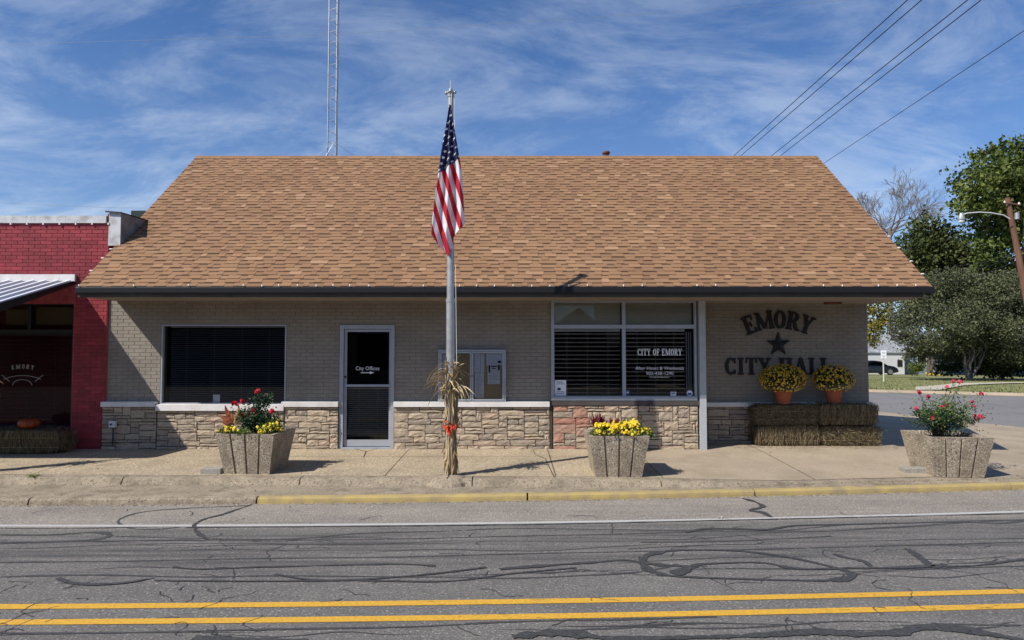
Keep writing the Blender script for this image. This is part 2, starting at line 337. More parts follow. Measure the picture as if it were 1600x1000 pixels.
M['metal_roof'] = mat('metal_roof', c4(.42,.43,.45), c4(.26,.27,.29), 1.2, .5, metal=.2)
M['car'] = mat('black_car_paint', c4(.008,.009,.014), None, 2, .2, spec=.6)
M['tyre'] = mat('tyre', c4(.015,.015,.015), None, 2, .9)
M['chrome'] = mat('wheel_alloy', c4(.5,.5,.52), None, 2, .3, metal=.8)
M['wood_sign'] = mat('signpost_paint', c4(.55,.52,.45), None, 5, .8)
M['block'] = mat('cinder_block', c4(.34,.32,.28), c4(.27,.25,.22), 14, .95, .8, 60, speck=[(60,.55,.68,c4(.1,.09,.08),.6)])
M['wire'] = mat('black_cable', c4(.02,.02,.025), None, 2, .6)
M['wire_pale'] = mat('pale_cable', c4(.25,.28,.32), None, 2, .6)
M['bulb'] = mat('clear_bulb', c4(.85,.83,.8), None, 2, .3)
M['brown_vent'] = mat('brown_vent', c4(.17,.065,.04), c4(.12,.045,.03), 9, .7)
M['awn_pan'] = mat('awning_pan_shaded', c4(.20,.21,.26), c4(.13,.14,.18), 3, .5, metal=.3)  # dark pan colour stands in for the shadows between the awning ribs
M['awn_rib'] = mat('awning_rib', c4(.62,.62,.64), None, 3, .5)
M['tan_wall'] = mat('tan_wall', c4(.33,.26,.19), c4(.27,.21,.15), 2, .85)
M['interior_wall'] = mat('interior_wall', c4(.06,.052,.045), None, 2, .9)

# ------------------------------------------------------------------ stroke lettering
def ring(cx, cy, rx, ry, a0, a1, tx, ty, n=18):
    o = []; i = []
    for k in range(n+1):
        a = R(a0+(a1-a0)*k/n); c_, s_ = math.cos(a), math.sin(a)
        o.append((cx+(rx+tx/2)*c_, cy+(ry+ty/2)*s_)); i.append((cx+(rx-tx/2)*c_, cy+(ry-ty/2)*s_))
    return [[o[k], o[k+1], i[k+1], i[k]] for k in range(n)]
def seg(x0, y0, x1, y1, w):
    d = Vector((x1-x0, y1-y0)); n = Vector((-d.y, d.x)).normalized()*w/2
    if abs(d.x) > .02 and abs(d.y) > .3: n = Vector((w/2*1.05, 0))
    return [(x0+n.x, y0+n.y), (x0-n.x, y0-n.y), (x1-n.x, y1-n.y), (x1+n.x, y1+n.y)]
SER = .09
def stemser(x, w=.2, ends='tb', sw=.17):
    r = [seg(x, 0, x, 1, w)]
    if 'b' in ends: r.append(seg(x-sw, SER/2, x+sw, SER/2, SER))
    if 't' in ends: r.append(seg(x-sw, 1-SER/2, x+sw, 1-SER/2, SER))
    return r
GL = {
 'E': (.66, stemser(.18)+[seg(.18,.045,.62,.045,.09), seg(.18,.955,.6,.955,.09), seg(.18,.5,.44,.5,.08), seg(.58,0,.58,.28,.08), seg(.56,.74,.56,1,.08), seg(.43,.37,.43,.63,.07)]),
 'F': (.62, stemser(.18)+[seg(.18,.955,.6,.955,.09), seg(.18,.5,.44,.5,.08), seg(.56,.72,.56,1,.08), seg(.43,.37,.43,.63,.07)]),
 'M': (1.02, stemser(.15,.11,'tb',.14)+stemser(.85,.2,'tb',.16)+[seg(.17,.98,.5,.06,.19), seg(.5,.06,.83,.98,.08)]),
 'O': (.68, [('r',)+tuple(q) for q in ring(.34,.5,.23,.45,0,360,.2,.11)]),
 'R': (.74, stemser(.18)+[seg(.18,.955,.40,.955,.09), seg(.18,.5,.40,.5,.08), seg(.40,.48,.62,0,.19), seg(.54,.045,.76,.045,.09)]+[('r',)+tuple(q) for q in ring(.38,.73,.17,.225,-90,90,.19,.09,10)]),
 'Y': (.74, [seg(.37,0,.37,.5,.19), seg(.37,.42,.13,.98,.19), seg(.37,.42,.61,.98,.09), seg(.2,.045,.54,.045,.09), seg(0,.955,.3,.955,.09), seg(.48,.955,.74,.955,.09)]),
 'C': (.66, [('r',)+tuple(q) for q in ring(.34,.5,.23,.45,48,312,.2,.11)]+[seg(.57,.66,.57,.98,.07), seg(.57,.04,.57,.3,.07)]),
 'I': (.40, stemser(.2)),
 'T': (.68, [seg(.34,0,.34,1,.2), seg(.17,.045,.51,.045,.09), seg(.03,.955,.65,.955,.09), seg(.06,.7,.06,1,.07), seg(.62,.7,.62,1,.07)]),
 'H': (.80, stemser(.18)+stemser(.62)+[seg(.18,.5,.62,.5,.1)]),
 'A': (.78, [seg(.12,.03,.38,1,.09), seg(.62,.03,.39,1,.2), seg(.2,.3,.55,.3,.08), seg(0,.045,.26,.045,.09), seg(.46,.045,.78,.045,.09)]),
 'L': (.62, stemser(.18)+[seg(.18,.045,.6,.045,.09), seg(.57,0,.57,.3,.08)]),
}
def letter_mb(ch, height, D, depth, xf):
    mb = MB(); wd, polys = GL[ch]
    for k, q in enumerate(polys):
        e = 0.0
        if q[0] == 'r': q = q[1:]
        else: e = (k % 7+1)*(.0011 if depth > .01 else .00012)
        pts = [xf(p[0]*height, p[1]*height) for p in q]
        ar = sum(pts[i][0]*pts[(i+1) % len(pts)][1]-pts[(i+1) % len(pts)][0]*pts[i][1] for i in range(len(pts)))
        if ar < 0: pts = pts[::-1]
        mb.prism_xz(pts, D-e, D+depth)
    return mb
def text_line(s, x0, x1, zb, h, D, depth, mt, parent, name='letter'):
    adv = [GL[c][0] if c != ' ' else .32 for c in s]; gap = .06; tot = sum(adv)+gap*(len(s)-1)
    kx = (x1-x0)/(tot*h); x = 0
    for c, a in zip(s, adv):
        if c != ' ':
            xx = x
            letter_mb(c, h, D, depth, lambda px, pz: (x0+(px+xx*h)*kx, zb+pz)).build(name, mt, parent)
        x += a+gap
def text_arc(s, cx, cz, rad, span, h, D, depth, mt, parent, name='letter', wk=1.0):
    adv = [GL[c][0] for c in s]; gap = .10; tot = sum(adv)+gap*(len(s)-1); x = 0
    for c, a in zip(s, adv):
        th = (x+a/2)/tot*span-span/2
        def xf(px, pz, th=th, a=a):
            lx = (px-a*h/2)*wk; r = rad+pz
            return (cx+math.sin(th)*r+math.cos(th)*lx, cz+math.cos(th)*r-math.sin(th)*lx)
        letter_mb(c, h, D, depth, xf).build(name, mt, parent)
        x += a+gap
def font_text(s, size, loc, mt, parent, name, xscale=1):
    cu = bpy.data.curves.new('txt', 'FONT'); cu.body = s; cu.size = size; cu.align_x = 'CENTER'; cu.resolution_u = 2
    to = bpy.data.objects.new('txt', cu); COL.objects.link(to); bpy.context.view_layer.update()
    me = bpy.data.meshes.new_from_object(to.evaluated_get(bpy.context.evaluated_depsgraph_get()))
    bpy.data.objects.remove(to); me.materials.clear(); me.materials.append(mt); me.name = name
    return kind(link_piece(name, me, parent, loc, (R(90), 0, 0), (xscale, 1, 1)), 'stuff')

# ------------------------------------------------------------------ ground, road, kerb, sidewalk
def quadf(c0, a, b):
    def f(X):
        Xc = max(-9, min(9, X)); return c0+a*Xc*Xc+b*Xc+(X-Xc)*(2*a*Xc+b)*.6
    return f
kerbD = quadf(8.94, .00471, .0691); whiteD = quadf(7.81, .0055, .0532); yelD = quadf(5.405, .00355, .0405)
def sm(a, b, x):
    t = max(0, min(1, (x-a)/(b-a))); return t*t*(3-2*t)
def stepD(X):
    if X < 2: return 9.56-.022*max(X, -12)
    return 9.516+(max(kerbD(X)+.30, 9.5)-9.516)*sm(2, 4.8, X)
def edgeZ(X): return .17-.06*sm(1.2, 4.4, X)
def walkZ(X, D):
    e = edgeZ(X); t = max(0, min(1, (D-stepD(X))/(12.0-stepD(X)))); return e+(.22-e)*t
XS = [-60,-40,-25,-18]+[-14+.5*i for i in range(57)]+[18,25,40,60]
def strip(name, fa, fb, fz, mt, xs=XS, nd=1, parent=None, jit=0):
    mb = MB(); nx = len(xs)
    for X in xs:
        for k in range(nd+1):
            D = fa(X)+(fb(X)-fa(X))*k/nd
            mb.v.append((X, D, fz(X, D)+(rnd.uniform(-jit, jit) if jit else 0)))
    for i in range(nx-1):
        for k in range(nd):
            a = i*(nd+1)+k; b = a+nd+1; mb.f.append((a, b, b+1, a+1)); mb.t.append(.5)
    return mb.build(name, mt, parent)
gb = MB(); gb.face([(-600,-300,-1.0), (600,-300,-1.0), (600,900,-1.0), (-600,900,-1.0)])
kind(gb.build('ground', M['ground']))
kind(strip('road', lambda X: -9, lambda X: kerbD(X)+.02, lambda X, D: 0, M['asphalt'], nd=3))
kind(strip('far_sidewalk', lambda X: -9, lambda X: -16, lambda X, D: .12, M['concrete']))
def line(name, f, o0, o1, mt, z=.004, xs=None):
    return kind(strip(name, lambda X: f(X)+o0, lambda X: f(X)+o1, lambda X, D: z, mt, xs or XS))
line('centre_line', yelD, -.050, .052, M['yellow_line'])
line('centre_line', yelD, -.350, -.250, M['yellow_line'])
line('edge_line', whiteD, -.040, .045, M['white_line'])

# tar: crack sealer and rubber loops, following the photograph
TAR = [
 ([(395,788),(372,796),(345,805),(318,812),(303,822),(310,834),(322,842)], [2.5,4,4.5,5,4,6,3], 'tar'),
 ([(392,790),(300,794),(225,800),(190,810),(186,818),(205,826),(250,827),(300,821)], 3.0, 'tar_thin'),
 ([(0,836),(80,836),(150,832),(172,837),(150,843),(100,846),(0,848)], [3,4,6,9,6,4,3], 'tar_thin'),
 ([(290,825),(400,824),(560,823),(700,822),(850,820),(1000,816.5),(1200,812),(1400,807.5),(1600,803)], 2.0, 'tar'),
 ([(0,826),(120,826),(290,822)], 2.4, 'tar_thin'),
 ([(320,843),(460,842),(560,834),(700,830),(800,826),(980,828),(1200,830),(1330,820),(1600,812)], 2.4, 'tar_thin'),
 ([(180,838),(320,842),(470,844),(640,842),(800,838),(1000,834),(1130,829)], 2.2, 'tar_thin'),
 ([(0,850),(150,846),(320,845)], 2.4, 'tar_thin'),
 ([(0,879),(200,877),(400,873),(600,871),(800,866),(1000,862),(1200,858),(1400,853),(1600,847)], 2.6, 'tar_thin'),
 ([(0,902),(60,900),(170,899),(300,902),(420,900),(560,901),(700,902),(800,904),(900,900),(1000,894),(1060,882)], 3.0, 'tar_thin'),
 ([(90,904),(110,911),(140,914),(190,912),(240,904)], [4,6,6,5,3], 'tar'),
 ([(270,886),(310,890),(400,887),(520,884),(620,882),(680,885)], 3.2, 'tar'),
 ([(240,908),(400,909),(560,908),(700,909),(800,897),(900,888)], 3.0, 'tar'),
 ([(430,898),(470,905),(520,908),(600,904),(680,897),(760,887)], 3.4, 'tar'),
 ([(780,890),(860,884),(920,880),(975,876),(1003,880),(1040,884),(1090,886)], [6,5,4,5,8,5,3], 'tar'),
 ([(1003,880),(1012,868),(1050,861),(1100,860),(1160,862),(1230,871),(1290,884),(1322,893),(1332,899),(1318,906),(1270,908),(1180,906),(1090,903),(1045,900),(1015,892),(1003,880)], [8,10,5,4,5,6,6,8,9,7,4,3.5,4,6,10,9], 'tar'),
 ([(1052,898),(1068,892),(1085,884),(1120,881),(1190,880),(1228,887),(1260,890),(1330,889),(1400,888),(1470,886),(1530,884),(1600,874)], [8,9,5,4,4,7,4,3.5,3.5,4,3,3], 'tar'),
 ([(1302,866),(1322,872),(1350,878),(1362,888)], [4,6,7,4], 'tar'),
 ([(1417,858),(1432,868),(1448,880),(1458,887),(1476,882)], [6,6,7,7,4], 'tar'),
 ([(1070,833),(1100,827),(1150,827),(1200,828),(1240,822),(1320,820),(1400,818)], [3,7,5,4,4,3,3], 'tar'),
 ([(1400,818),(1500,816),(1560,818),(1600,814)], 4, 'tar_thin'),
 ([(1160,779),(1178,784),(1192,792),(1172,798),(1190,801),(1206,809)], [4,8,8,5,10,5], 'tar'),
 ([(300,999),(380,1002),(480,1003)], 7, 'tar'),
 ([(800,996),(860,990),(905,992),(960,999),(1080,997),(1180,994),(1280,988),(1330,992),(1400,990),(1440,981),(1500,984),(1600,1002)], [6,12,9,5,5,6,11,8,8,10,10,8], 'tar'),
 ([(0,990),(200,989),(420,984),(640,980),(800,972),(1000,968),(1120,964)], 2.2, 'tar_thin'),
 ([(980,858),(1100,852),(1220,850)], 1.8, 'tar_thin'), ([(1000,848),(1140,846),(1300,838)], 1.8, 'tar_thin'),
]
for pts, wd, mk in TAR:
    if not hasattr(wd, '__len__'): wd = [wd]*len(pts)
    P2 = []
    n = len(pts)
    for i in range(n-1):
        p0, p1, p2, p3 = pts[max(i-1,0)], pts[i], pts[i+1], pts[min(i+2,n-1)]
        L_ = max(4, int(math.hypot(p2[0]-p1[0], (p2[1]-p1[1])*3)/9))
        for k in range(L_):
            t = k/L_
            cr = lambda a,b,c,d: .5*((2*b)+(-a+c)*t+(2*a-5*b+4*c-d)*t*t+(-a+3*b-3*c+d)*t**3)
            P2.append((cr(p0[0],p1[0],p2[0],p3[0]), cr(p0[1],p1[1],p2[1],p3[1]), wd[i]+(wd[i+1]-wd[i])*t))
    P2.append((pts[-1][0], pts[-1][1], wd[-1]))
    w3 = [(G(x, y), q) for x, y, q in P2]; mb = MB(); zz = .003 if mk == 'tar_thin' else .0065
    zz += rnd.uniform(0, .0016)
    for i, (p, q) in enumerate(w3):
        a = w3[max(i-1,0)][0]; b = w3[min(i+1,len(w3)-1)][0]; d = (b-a); nrm = Vector((-d.y, d.x, 0)).normalized()
        # pixel width is vertical (foreshortened): real half width
        hw = q*.0042*(.75+.6*noise.noise(p*3.1+Vector((0,0,q))))
        hw *= rnd.uniform(.78, 1.22)
        if abs(nrm.y) > .8: hw *= 1.7
        else: hw *= 1.5
        hw = max(hw, .006)
        mb.v += [tuple(p+nrm*hw+Vector((0,0,zz))), tuple(p-nrm*hw+Vector((0,0,zz)))]
    for i in range(len(w3)-1): mb.f.append((2*i, 2*i+1, 2*i+3, 2*i+2)); mb.t.append(.5)
    kind(mb.build('tar_seal', M[mk]))

rr_ = random.Random(401)
for q in range(32):
    y0 = rr_.uniform(824, 906) if q < 24 else rr_.uniform(978, 1000); x0 = rr_.uniform(-200, 1500); L0 = rr_.uniform(120, 620); n_ = 14; tlt = -.012-.02*(x0+L0/2)/1600
    a0 = rr_.uniform(1, 3.5); f0 = rr_.uniform(.4, 1.3); ph = rr_.uniform(0, 6); mb = MB(); wq = rr_.uniform(.006, .014)
    for k in range(n_+1):
        p = G(x0+L0*k/n_, y0+tlt*L0*k/n_+a0*math.sin(ph+f0*k*.6)+rr_.gauss(0,.25)); w_ = wq*math.sin(math.pi*(k+.3)/(n_+.6))*rr_.uniform(.6,1.3); z_ = .0030+.00003*q
        mb.v += [(p.x, p.y+w_, z_), (p.x, p.y-w_, z_)]
    for k in range(n_): mb.f.append((2*k, 2*k+1, 2*k+3, 2*k+2)); mb.t.append(.5)
    kind(mb.build('tar_seal', M['tar_thin']))
for q in range(95):   # hairline cracks
    x = rr_.uniform(-50, 1650); y = rr_.uniform(800, 998); p = G(x, y); a = rr_.uniform(0, 3.14); mb = MB(); 
    for k in range(rr_.randint(5, 12)):
        w_ = rr_.uniform(.0025, .006); mb.v += [(p.x-w_*math.sin(a), p.y+w_*math.cos(a), .0052), (p.x+w_*math.sin(a), p.y-w_*math.cos(a), .0052)]
        a += rr_.gauss(0, .55); p = p+Vector((math.cos(a), math.sin(a), 0))*rr_.uniform(.02, .07)
    for k in range(len(mb.v)//2-1): mb.f.append((2*k, 2*k+1, 2*k+3, 2*k+2)); mb.t.append(.5)
    kind(mb.build('road_crack', M['tar']))
# kerb: base then cast lengths
def kerb_len(name, x0, x1, mt, parent, jw=.012):
    """one cast length of kerb with rounded nose, x0..x1"""
    mb = MB(); n = max(2, int((x1-x0)/.35)); prof = []
    for i in range(n+1):
        X = x0+jw+(x1-x0-2*jw)*i/n; k = kerbD(X); e = .006*noise.noise(Vector((X*2.3, 1, 4)))+.004*noise.noise(Vector((X*9, 1, 4)))
        ring_ = [(k-.002, -.02), (k+.004+e, .030), (k+.011+e, .058), (k+.03+e, .075), (k+.06, .081), (k+.115, .081), (k+.115, -.02)]
        prof.append([(X, a, b+.3*e) for a, b in ring_])
    m = len(prof[0]); mb.v = [p for r in prof for p in r]
    for i in range(n):
        for j in range(m-1): mb.f.append((i*m+j, i*m+j+1, (i+1)*m+j+1, (i+1)*m+j)[::-1]); mb.t.append(.5)
    mb.f.append(tuple(range(m))); mb.f.append(tuple(n*m+j for j in range(m))[::-1]); mb.t += [.5,.5]
    return mb.build(name, mt, parent)
kb = strip('kerb', lambda X: kerbD(X)+.03, lambda X: kerbD(X)+.11, lambda X, D: .04, M['kerb_concrete'], nd=1); kind(kb); kb['_o'] = (0,0,0)
cuts = [-60,-30,-18,-12,-9.2,-6.1,-3.25,.2,3.25,7.0,11,20,60]
for a, b in zip(cuts, cuts[1:]): kerb_len('kerb_length', a, b, M['kerb_yellow'] if a > -3.5 else M['kerb_concrete'], kb)
# gutter ledge between kerb and upper step
lz = lambda X: .078+.022*sm(1, 5, X)
kind(strip('kerb_ledge', lambda X: kerbD(X)+.12, lambda X: stepD(X)-.005, lambda X, D: .076+(lz(X)-.076)*sm(0,.3,D-kerbD(X)-.12)+.005*noise.noise(Vector((X*1.5, D*3, 0))), M['kerb_concrete'], nd=2))
# upper step lengths
st = strip('step_kerb', lambda X: stepD(X)+.02, lambda X: stepD(X)+.13, lambda X, D: edgeZ(X)-.03, M['kerb_concrete']); kind(st); st['_o'] = (0,0,0)
cuts = [-60,-25,-12,-8.2,-5.45,-2.95,-.98,-.55,2.05,4.8,8,12,20,60]
for a, b in zip(cuts, cuts[1:]):
    mb = MB(); n = max(2, int((b-a)/.12)); pr = []
    for i in range(n+1):
        X = a+.008+(b-a-.016)*i/n; k = stepD(X); z1 = edgeZ(X); e = .013*noise.noise(Vector((X*3.1, 7, 1)))+.010*noise.noise(Vector((X*11, 7, 1)))
        h = max(z1-lz(X), .008); sl = .10*min(1, h/.07)
        pr.append([(X, k-sl*.9+e, lz(X)-.01), (X, k-sl*.55+e, lz(X)+h*.45), (X, k-sl*.3+e, z1-h*.18+e*.3), (X, k+.01, z1+e*.2), (X, k+.15, z1+.002), (X, k+.15, z1-.05)])
    m = 6; mb.v = [p for r in pr for p in r]
    for i in range(n):
        for j in range(m-1): mb.f.append((i*m+j, i*m+j+1, (i+1)*m+j+1, (i+1)*m+j)[::-1]); mb.t.append(.5)
    mb.f.append(tuple(range(m))); mb.f.append(tuple(n*m+j for j in range(m))[::-1]); mb.t += [.5,.5]
    mb.build('step_length', M['kerb_concrete'], st)
# sidewalk: bed + slabs
sw = strip('sidewalk', lambda X: stepD(X)+.16, lambda X: 12.95, lambda X, D: walkZ(X, D)-.02, M['soil'], xs=[x for x in XS if -40 <= x <= 7], nd=1); kind(sw); sw['_o'] = (0,0,0)
scut = [-40,-20,-12.5,-9.4,-6.9,-4.2,-1.8,.62,2.12,4.3,6.95]
for a, b in zip(scut, scut[1:]):
    for (d0, d1) in ((0, .48), (.48, 1.0)) if a < 2 else ((0, 1.0),):
        mb = MB(); nx = max(2, int((b-a)/.3)); nd = 5; jw = .006
        for i in range(nx+1):
            X = a+jw+(b-a-2*jw)*i/nx
            for k in range(nd+1):
                s0 = stepD(X)+.153; s1 = 12.95; lo = s0+(s1-s0)*d0+(jw if d0 else 0); hi = s0+(s1-s0)*d1-(jw if d1 < 1 else 0)
                D = lo+(hi-lo)*k/nd; mb.v.append((X, D, walkZ(X, D)+.003*noise.noise(Vector((X, D, 2)))))
        for i in range(nx):
            for k in range(nd): q = i*(nd+1)+k; mb.f.append((q, q+nd+1, q+nd+2, q+1)); mb.t.append(.5)
        mb.build('slab', M['aggregate'] if a < 2 else M['concrete'], sw)
# cracks in the sidewalk
def crack(px, z, wd):
    pts = [G(x, y, z) for x, y in px]; mb = MB()
    for i, p in enumerate(pts):
        d = pts[min(i+1,len(pts)-1)]-pts[max(i-1,0)]; n_ = Vector((-d.y, d.x, 0)).normalized()*wd*rnd.uniform(.5,1.3); zz = walkZ(p.x, p.y)+.0065
        mb.v += [(p.x+n_.x, p.y+n_.y, zz), (p.x-n_.x, p.y-n_.y, zz)]
    for i in range(len(pts)-1): mb.f.append((2*i,2*i+1,2*i+3,2*i+2)); mb.t.append(.5)
    kind(mb.build('pavement_crack', M['soil']))
crack([(832,705),(836,712),(852,718),(858,730),(866,744)], .19, .006)
crack([(590,702),(572,706),(556,703)], .21, .008); crack([(572,706),(568,714)], .21, .006)
crack([(280,706),(240,716),(150,728)], .19, .004)

# corner apron, side street, lawn
EdgeX = lambda D: 12.6-(D-16.8)*.31
mb = MB(); ds = [kerbD(7)+.36, 10.4, 10.9, 11.5, 12.5, 14, 16, 18, 21, 24, 30]
for D in ds:
    for k in range(9):
        X = 6.96+(EdgeX(D)-6.96)*k/8; D2 = max(D, kerbD(X)+.26) if D < 12.4 else D
        z = .11+(.09*sm(10, 12.5, D)*(1-sm(7, 9.5, X)))-.075*sm(EdgeX(D)-2.5, EdgeX(D), X)
        mb.v.append((X, D2, z))
for i in range(len(ds)-1):
    for k in range(8): q = i*9+k; mb.f.append((q, q+1, q+10, q+9)); mb.t.append(.5)
kind(mb.build('corner_pavement', M['concrete']))
mb = MB(); mb.face([(5.5, 10.0, .008), (58, 10.0, .008), (5.5, 37.3, .008)]); kind(mb.build('side_street', M['asphalt2']))
lawnD = lambda X: 31-.52*(X-16.3)
def lawnZ(X, D): return .10-.0155*(D-lawnD(X)) + .03*noise.noise(Vector((X*.3, D*.3, 0))) if D > lawnD(X)+1 else .10
xs = [5,7,9,11,13]+[15+.8*i for i in range(40)]+[50,60,80]
def lw(X, k): return lawnD(X)+.35+(k/24.0)**1.7*110
mb = MB()
for X in xs:
    for k in range(25): D = lw(X, k); mb.v.append((X, D, max(lawnZ(X, D), -.85)))
for i in range(len(xs)-1):
    for k in range(24): q = i*25+k; mb.f.append((q, q+25, q+26, q+1)); mb.t.append(.5)
kind(mb.build('lawn', M['lawn'], smooth=True))
mb = MB()
for X in xs:
    D = lawnD(X); mb.v += [(X, D-.28, .014), (X, D-.05, .03), (X, D, .12), (X, D+.36, .125), (X, D+.36, 0)]
for i in range(len(xs)-1):
    for k in range(4): q = i*5+k; mb.f.append((q, q+5, q+6, q+1)); mb.t.append(.5)
kind(mb.build('street_kerb', M['concrete']))
# sandy path over the lawn
cen = [(1440,614,30),(1455,611,26),(1475,606,18),(1500,600,12),(1530,597.5,7),(1570,595.5,5.5),(1600,594,5),(1700,589,4)]
mb = MB()
for i, (x, y, wd) in enumerate(cen):
    pa = G(x-wd*.9, y-.1*wd, 0); pb = G(x+wd*.9, y+.16*wd, 0)
    pa = G(x-wd*.3, y-wd*.20-.6, -.05); pb = G(x+wd*.6, y+wd*.16+.5, -.05)
    for p in (pa, pb): p.y = max(p.y, lawnD(p.x)+.3); mb.v.append((p.x, p.y, lawnZ(p.x, p.y)+.05))
for i in range(len(cen)-1): mb.f.append((2*i,2*i+1,2*i+3,2*i+2)); mb.t.append(.5)
kind(mb.build('sandy_path', M['sand']))

# ------------------------------------------------------------------ city hall
WD = 12.07                    # distance of the front wall
XL, XP0, XP1, XR = -7.18, 3.285, 3.395, 6.70
WR = 12.86                    # recessed wall under the right end of the eave
EX0, EX1, ED, EZ, RD, RZ = -7.0, 6.775, 11.0, 2.98, 15.0, 6.23
hall = thing('city_hall', (0, WD, .2), 'low city hall of grey painted brick and ledge stone under a brown shingle roof', 'building')
wx = lambda px, D=WD: P(px, 560, D).x
wz = lambda py, D=WD: P(800, py, D).z
def wall_with_holes(name, x0, x1, z0, z1, D, th, holes, mt, parent):
    xs_ = sorted({x0, x1, *[h[0] for h in holes], *[h[1] for h in holes]}); zs = sorted({z0, z1, *[h[2] for h in holes], *[h[3] for h in holes]})
    mb = MB()
    for a, b in zip(xs_, xs_[1:]):
        for c, d in zip(zs, zs[1:]):
            if any(h[0]-1e-6 <= a and b <= h[1]+1e-6 and h[2]-1e-6 <= c and d <= h[3]+1e-6 for h in holes): continue
            mb.box(a, b, D, D+th, c, d)
    return mb.build(name, mt, parent)
CAPZ0, CAPZ1 = wz(635), wz(627)
LW = (wx(252), wx(447), wz(631.5), wz(507.5))       # left window opening
DR = (wx(531), wx(616.5), .18, wz(508))             # door opening
CW = (wx(861), wx(1088), wz(625), wz(466.5))        # centre window
front = wall_with_holes('front_wall', XL, XP0, .1, 2.83, WD+.008, .2, [LW, DR, CW], M['grey_joint'], hall)
rightw = MB()
rightw.box(XP1+.0, XR, WR+.008, WR+.2, .1, 2.83); rw = rightw.build('side_wall', M['grey_joint'], hall)
mb = MB(); mb.box(XR-.2, XR-.004, WR+.21, 18, .05, 2.83)
mb.add([(XR-.2, WR+.21, 2.83), (XR-.2, 18, 2.83), (XR-.2, 15, 5.9), (XR-.004, WR+.21, 2.83), (XR-.004, 18, 2.83), (XR-.004, 15, 5.9)], [(0,2,1),(3,4,5),(0,3,5,2),(1,2,5,4)])
mb.box(XL, XR-.2, 17.8, 18, .05, 2.83); mb.box(XP0-.01, XP1-.012, WD+.21, WR+.2, .1, 2.83)
mb.box(XL+.002, XL+.2, WD+.21, 17.8, .05, 2.83)
mb.build('end_wall', M['grey_brick'], hall)
# bricks
def brick_mesh(w_, tone, mt=None, h=.061):
    mb = MB(); a = w_/2; d = .006; e = .003
    mb.v = [(-a, 0, -h/2), (a, 0, -h/2), (a, 0, h/2), (-a, 0, h/2), (-a+e, -d, -h/2+e), (a-e, -d, -h/2+e), (a-e, -d, h/2-e), (-a+e, -d, h/2-e)]
    mb.f = [(4,5,6,7),(0,1,5,4),(1,2,6,5),(2,3,7,6),(3,0,4,7)]; mb.t = [tone]*5
    return mb.mesh('brick', mt)
def lay_bricks(x0, x1, z0, z1, D, holes, mt, parent, limit, prefer, seed, tones=6, BL=.203, CH=.0655):
    rr = random.Random(seed); items = []; r = 0; z = z0
    while z+CH*.9 <= z1+1e-6:
        x = x0-(BL/2 if r % 2 else 0)
        while x < x1-.02:
            a, b = max(x, x0), min(x+BL, x1); segs = [(a, b)]
            for h in holes:
                if z+CH > h[2]+.01 and z < h[3]-.01:
                    ns = []
                    for (p, q) in segs:
                        if q <= h[0] or p >= h[1]: ns.append((p, q)); continue
                        if p < h[0]: ns.append((p, h[0]))
                        if q > h[1]: ns.append((h[1], q))
                    segs = ns
            for p, q in segs:
                if q-p > .03: items.append(((p+q)/2, z+CH/2, q-p-.004, rr.random()))
            x += BL
        z += CH; r += 1
    items.sort(key=lambda t: prefer(t[0], t[1])); st_ = MB(); cache = {}
    for k, (x, z, w_, t) in enumerate(items):
        tone = int(t*tones)/(tones-1) if tones > 1 else .5
        if k < limit:
            key = (round(w_, 3), tone)
            if key not in cache: cache[key] = brick_mesh(w_, tone, mt)
            link_piece('brick', cache[key], parent, (x, D, z))
        else:
            a = w_/2; h = .0305; d = .006; e = .003
            st_.add([(x-a, D, z-h), (x+a, D, z-h), (x+a, D, z+h), (x-a, D, z+h), (x-a+e, D-d, z-h+e), (x+a-e, D-d, z-h+e), (x+a-e, D-d, z+h-e), (x-a+e, D-d, z+h-e)],
                    [(4,5,6,7),(0,1,5,4),(1,2,6,5),(2,3,7,6),(3,0,4,7)], tone)
    if st_.v: kind(st_.build('bricks', mt, parent), 'stuff')
front['_o'] = hall['_o']; rw['_o'] = hall['_o']
lay_bricks(XL, XP0, CAPZ1+.004, 2.82, WD+.008, [(h[0]-.01, h[1]+.01, h[2]-.2, h[3]+.01) for h in (LW, DR, CW)], M['grey_brick'], front, 300, lambda x, z: abs((x+6.6)-(2.0-z)*.55) if x < -5 else 50+x, 3)
lay_bricks(XP1, XR, wz(627, WR)+.004, 2.82, WR+.008, [], M['grey_brick'], rw, 0, lambda x, z: 0, 4)
# ledge stone
def stone_unit(seed, tone):
    rr = random.Random(seed); mb = MB(); nx, nz = 4, 3
    for j in range(nz+1):
        for i in range(nx+1):
            u = i/nx-.5; v = j/nz-.5; edge = i in (0, nx) or j in (0, nz)
            u2 = u+rr.uniform(-.02, .02)*(.4 if edge else 1); v2 = v+rr.uniform(-.07, .07)*(.7 if edge else 1)
            mb.v.append((u2, -(rr.uniform(.55, .85) if edge else rr.uniform(.7, 1.0)), v2))
    for j in range(nz):
        for i in range(nx): a = j*(nx+1)+i; mb.f.append((a, a+1, a+nx+2, a+nx+1)); mb.t.append(tone)
    bd = [i for i in range(nx+1)]+[(j+1)*(nx+1)-1 for j in range(1, nz+1)]+[nz*(nx+1)+i for i in range(nx-1, -1, -1)]+[j*(nx+1) for j in range(nz-1, 0, -1)]
    b0 = len(mb.v)
    for q in bd: x, y, z = mb.v[q]; mb.v.append((x, 0, z))
    n = len(bd)
    for k in range(n): mb.f.append((bd[k], b0+k, b0+(k+1) % n, bd[(k+1) % n])); mb.t.append(tone)
    return mb
stones = []
